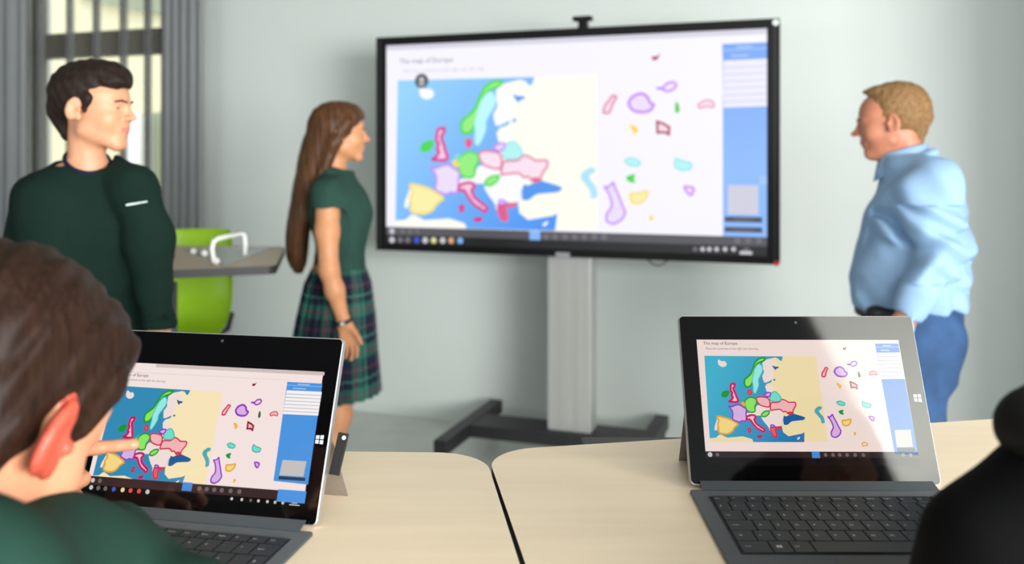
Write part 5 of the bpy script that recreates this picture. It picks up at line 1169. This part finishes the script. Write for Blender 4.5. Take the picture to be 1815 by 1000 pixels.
# ---- boy seen from behind, pointing at the tablet on the left desk --------------------------------
def boy_pointing():
    d0 = .62
    root = empty('person', (-.56, .40, 0), 'boy seen from behind pointing a finger at the tablet on the left desk', 'person')
    sk = skin_mat('pointing_boy_skin', (196, 136, 104)); er = mat('pointing_boy_ear', (172, 72, 54), .5, sss=.25, noise=((40, 40, 40), .08))
    # the ear sits at pixel (100, 785); head frame is placed from it
    face, pitch, S = 12, 33, .92
    H = Head((0, 0, 0), face, S, pitch, 11); ear = V3(P(98, 783, d0)); H.o = ear-(H.p(.080, -.010, .100)-H.o)
    H.browm = mat('pointing_boy_brow', (60, 42, 32), .8, noise=((300, 300, 300), .2))
    tf = rotz(38); fw = tf@np.array([0, 1., 0]); rt = tf@np.array([1., 0, 0])
    nb = H.p(0, -.035, .02); C7 = nb+np.array([-.045, -.060, -.055])
    c0 = C7+np.array([-.02, -.02, 0]); shR = V3((-.312, .505, 1.214)); shL = C7-rt*.150+np.array([0, 0, -.05])
    tip = V3(P(239, 786, .918)); D = np.array([.95, .28, .04]); D /= np.linalg.norm(D); T = np.array([0., -.15, 1.]); T -= D*(T@D); T /= np.linalg.norm(T); L = .158
    s_ = L/.18; wristL = tip-D*(.088+.073)*s_-T*.030*s_
    elL = V3((-.72, .70, 1.128))
    elR = V3((-.335, .745, 1.134)); wrR = V3((-.205, .63, 1.122))
    lo = (min(C7[0], elL[0])-.35, .02, -.01); hi = (tip[0]+.03, .96, max(H.p(0, 0, .23)[2], H.p(0, -.1, .2)[2])+.04)
    def torso(f, g, k=.04):
        lv = [(C7[2]+.01, c0[0], c0[1], .075+g, .06+g), (C7[2]-.03, c0[0]-.01, c0[1]-.02, .150+g, .085+g), (C7[2]-.10, c0[0]-.03, c0[1]-.045, .175+g, .10+g), (C7[2]-.25, c0[0]-.045, c0[1]-.07, .160+g, .10+g), (C7[2]-.42, c0[0]-.05, c0[1]-.08, .15+g, .10+g)]
        f.loft(lv, rt, k)
    f = Field((lo[0], .05, .60), (-.10, .96, hi[2]), .0034)
    torso(f, -.008); H.face(f); f.cone(H.p(0, -.025, .06), C7, .050, .056, .03)
    limb(f, [(shR, .045), (elR, .034), (wrR, .025)], .025); limb(f, [(shL, .045), (elL, .034), (wristL, .024)], .025)
    hand(f, wristL, D, T, L, ((.0, .05, .04), (1.05, 1.0, .7), (1.15, 1.1, .7), (1.2, 1.1, .7)), .0, thumb=.45)
    hand(f, wrR, (.66, -.75, -.05), (.5, .5, .3), .158, (.15, .2, .25, .3), .05)
    me, W, Qd = f.mesh('body'); obj('body', me, [sk, er], root, True)
    paint(me, W, Qd, lambda C: (lambda q: (np.abs(q[:, 0]) > .0735) & (q[:, 1] < .012) & (q[:, 1] > -.045) & (q[:, 2] > .066) & (q[:, 2] < .142))(H.loc(C)), 1)
    H.eyes(root, (70, 52, 40), (0, -.3))
    f = Field(H.p(0, 0, .12)-.18, H.p(0, 0, .12)+.18, .0030)
    f.ell(H.p(0, -.022, .146), np.array([.078, .096, .089])*S, H.M, 0); f.ell(H.p(0, .030, .178), np.array([.068, .062, .048])*S, H.M, .02)
    f.cone(H.p(0, -.072, .10), H.p(0, -.066, -.020), .044*S, .040*S, .02)
    for x in (-1, 1): f.cone(H.p(x*.044, -.05, .10), H.p(x*.042, -.054, -.010), .036*S, .032*S, .02)
    for x in (-1, 1): f.cone(H.p(x*.064, .030, .15), H.p(x*.068, .022, .110), .018*S, .008*S, .014)
    f.ell(H.p(0, .118, .100), np.array([.095, .066, .062])*S, H.M, .010, '-')
    for x in (-1, 1):
        f.ell(H.p(x*.088, .058, .075), np.array([.045, .042, .046])*S, H.M, .006, '-'); f.ell(H.p(x*.092, -.012, .098), np.array([.027, .032, .040])*S, H.M, .006, '-')
        f.cone(H.p(x*.080, -.005, .05), H.p(x*.080, -.01, .0), .034*S, .03*S, .010, '-')
    f.warp(lambda X, Y, Z: .0016*np.sin((X-Z*.8)*190+2*np.sin(Y*50))+.001*np.sin((X-Z*.6)*340+Y*120))
    me, _, _ = f.mesh('hair'); hm = mat('brown_hair', (34, 20, 13), .5, noise=((420, 260, 24), .5, 6), bump=((420, 260, 30), .2, .001), spec=.12); obj('hair', me, hm, root, True)
    # sweater
    f = Field((lo[0]-.02, .02, .74), (-.14, .92, C7[2]+.10), .0045)
    torso(f, .008); f.cone(shR, c0, .056, .055, .05); f.cone(shL, c0, .056, .055, .05); f.cone(C7+np.array([0, 0, .015]), C7-np.array([0, 0, .03]), .066, .07, .03)
    limb(f, [(shR, .056), (shR*.4+elR*.6, .050), (elR, .044), (elR*.3+wrR*.7, .037), (wrR-(wrR-elR)*.05, .033)], .03); limb(f, [(shL, .058), (elL, .046), (elL*.25+wristL*.75, .034)], .03)
    f.warp(folds((1, .3, .4), .007, 70, .6)); f.warp(folds((.2, 1, .6), .006, 55, 1.6))
    f.cone(H.p(0, -.02, .06), C7+np.array([.0, .0, .012]), .050, .054, .006, '-')
    me, _, _ = f.mesh('sweater'); obj('sweater', me, cloth_mat('green_school_knit', (28, 54, 46), .08), root, True)
    # lower body on a high chair, below the frame
    hp = np.array([c0[0]-.05, c0[1]-.09, .78]); f = Field((hp[0]-.25, hp[1]-.25, .02), (hp[0]+.45, hp[1]+.6, .92), .009)
    f.loft([(.70, hp[0], hp[1], .155, .115), (.80, hp[0], hp[1], .16, .12), (.86, hp[0], hp[1], .15, .11)], rt, .03)
    for s2 in (-1, 1):
        t = hp+rt*s2*.085; t[2] = .77; kn = t+fw*.33; kn[2] = .77; an = kn-fw*.08; an[2] = .30
        limb(f, [(t, .085), (kn, .066), (an, .05)], .03)
        g = Field(an-np.array([.2, .2, .12]), an+np.array([.2, .2, .1]), .008); g.cone(an-np.array([0, 0, .04]), an+fw*.14-np.array([0, 0, .06]), .042, .034, .02); m2, _, _ = g.mesh('shoe'); obj('shoe', m2, mat('dark_shoe', (40, 42, 48)), root, True)
    me, _, _ = f.mesh('trousers'); obj('trousers', me, cloth_mat('navy_trousers', (34, 38, 52)), root, True)
    return hp, fw, root
def stool(x, y, ztop, label, yaw):
    r = empty('high_stool', (x, y, 0), label, 'stool', rot=(0, 0, yaw))
    bm = bmesh.new(); prism(bm, round_poly([(-.19, -.19), (.19, -.19), (.19, .19), (-.19, .19)], .06, 6), ztop-.03, ztop); obj('seat', bm, M_green, r)
    for sx in (-1, 1):
        for sy in (-1, 1):
            bm = bmesh.new(); tube(bm, [(sx*.2, sy*.2, .0), (sx*.15, sy*.15, ztop-.02)], .012, 10); obj('leg', bm, M_steel, r)
    bm = bmesh.new(); tube(bm, [(-.185, .185, .24), (.185, .185, .24)], .010, 10); tube(bm, [(-.185, -.185, .24), (.185, -.185, .24)], .010, 10); obj('footrest', bm, M_steel, r)

# ---- person in black at the right edge --------------------------------------------------------------
def person_black():
    d0 = .60; Q = lambda px, py, off=0: V3(P(px, py, d0+off))
    root = empty('person', (Q(2080, 0)[0], .50, 0), 'person in black with dark chin-length hair, cut off by the right edge', 'person')
    bk = cloth_mat('black_knit', (5, 5, 6), .1, .0); sk = skin_mat('edge_person_skin', (190, 140, 112))  # one even skin tone for the person at the edge
    H = Head(Q(2330, 900), -10, 1.0, pitch=14); H.browm = mat('black_brow', (20, 18, 18), .8, noise=((300, 300, 300), .2))
    tf = rotz(-20); rt = tf@np.array([1., 0, 0]); fw = tf@np.array([0, 1., 0]); C = Q(2200, 950, -.03)
    shL, shR = C-rt*.150+np.array([.0, 0, -.048]), C+rt*.155+np.array([0, 0, -.05])
    shL = Q(1752, 970, -.0); el = Q(1738, 1170, .03); wr = V3((.46, .80, 1.118))
    f = Field((Q(1590, 0)[0], .15, .62), (Q(2560, 0)[0], .98, H.p(0, 0, .24)[2]+.03), .005)
    def torso(f, g):
        lv = [(C[2]+.0, C[0], C[1], .08+g, .062+g), (C[2]-.035, C[0], C[1]-.01, .14+g, .085+g), (C[2]-.10, C[0], C[1]-.02, .165+g, .10+g), (C[2]-.28, C[0], C[1]-.05, .155+g, .10+g), (C[2]-.44, C[0], C[1]-.06, .15+g, .10+g)]
        f.loft(lv, rt, .04)
    torso(f, -.008); H.face(f, female=True); f.cone(H.p(0, -.025, .06), C, .048, .052, .03); limb(f, [(shL, .042), (el, .034), (wr, .024)], .02); hand(f, wr, (.5, .8, -.05), (1, -.4, .1), .165, (.2, .25, .3, .3), .06)
    limb(f, [(shR, .042), (C+rt*.22+np.array([0, .0, -.25]), .036), (C+rt*.12+fw*.22+np.array([0, 0, -.20]), .026)], .02)
    me, W, Qd = f.mesh('body'); obj('body', me, sk, root, True); H.eyes(root, (40, 30, 24), (0, -.3))
    f = Field((Q(1600, 0)[0], .12, .66), (Q(2560, 0)[0], .92, C[2]+.10), .0055)
    torso(f, .010); f.cone(shL, Q(1905, 885), .036, .042, .02); f.cone(Q(1905, 885), C, .045, .055, .03); f.cone(shR, C, .06, .06, .05); f.cone(C+np.array([0, 0, .03]), C, .058, .07, .03)
    limb(f, [(shL, .036), (shL*.5+el*.5, .042), (el, .042), (el*.2+wr*.8, .034)], .03)
    limb(f, [(shR, .058), (C+rt*.22+np.array([0, .0, -.25]), .046), (C+rt*.13+fw*.18+np.array([0, 0, -.21]), .036)], .03)
    f.warp(folds((1, .3, .4), .003, 60, .6)); me, _, _ = f.mesh('sweater'); obj('sweater', me, bk, root, True)
    f = Field(H.p(0, 0, .1)-.31, H.p(0, 0, .1)+.2, .004)
    f.ell(H.p(0, -.022, .146), np.array([.088, .110, .094]), H.M, 0); f.loft([(H.o[2]-.02, H.o[0], H.o[1]-.01, .088, .09), (H.o[2]+.03, H.o[0], H.o[1], .100, .10), (H.o[2]+.12, H.o[0], H.o[1]+.01, .09, .10)], rt, .02)
    bt = Q(1824, 762, -.0); f.cone(Q(1990, 660), bt, .034, .021, .02); f.cone(H.p(-.05, 0, .12), Q(1990, 660), .06, .034, .02)
    f.ell(H.p(0, .120, .070), np.array([.065, .080, .090]), H.M, .01, '-')
    f.warp(lambda X, Y, Z: .002*np.sin(X*160+Z*30)+.002*np.sin(Y*170+Z*25)); me, _, _ = f.mesh('hair'); obj('hair', me, mat('black_hair', (9, 8, 8), .6, noise=((130, 130, 8), .3), spec=.2), root, True)
    hp = np.array([C[0], C[1]-.09, .78]); f = Field((hp[0]-.3, hp[1]-.25, .02), (hp[0]+.3, hp[1]+.6, .92), .010)
    f.loft([(.70, hp[0], hp[1], .155, .115), (.80, hp[0], hp[1], .16, .12), (.86, hp[0], hp[1], .15, .11)], rt, .03)
    for s2 in (-1, 1):
        t = hp+rt*s2*.085; t[2] = .77; kn = t+fw*.34; kn[2] = .77; an = kn-fw*.08; an[2] = .30; limb(f, [(t, .085), (kn, .066), (an, .05)], .03)
        g = Field(an-np.array([.2, .2, .12]), an+np.array([.2, .2, .1]), .008); g.cone(an-np.array([0, 0, .04]), an+fw*.14-np.array([0, 0, .06]), .042, .034, .02); m2, _, _ = g.mesh('shoe'); obj('shoe', m2, mat('dark_shoe', (40, 42, 48)), root, True)
    me, _, _ = f.mesh('trousers'); obj('trousers', me, cloth_mat('black_trousers', (18, 18, 20)), root, True)
    return hp
boy_standing(); girl(); man()
hpb, fwb, _ = boy_pointing(); stool(hpb[0], hpb[1], .682, 'green-seated high stool under the boy pointing at the tablet', math.radians(-38))
hpk = person_black(); stool(hpk[0], hpk[1], .682, 'green-seated high stool under the person in black', math.radians(20))
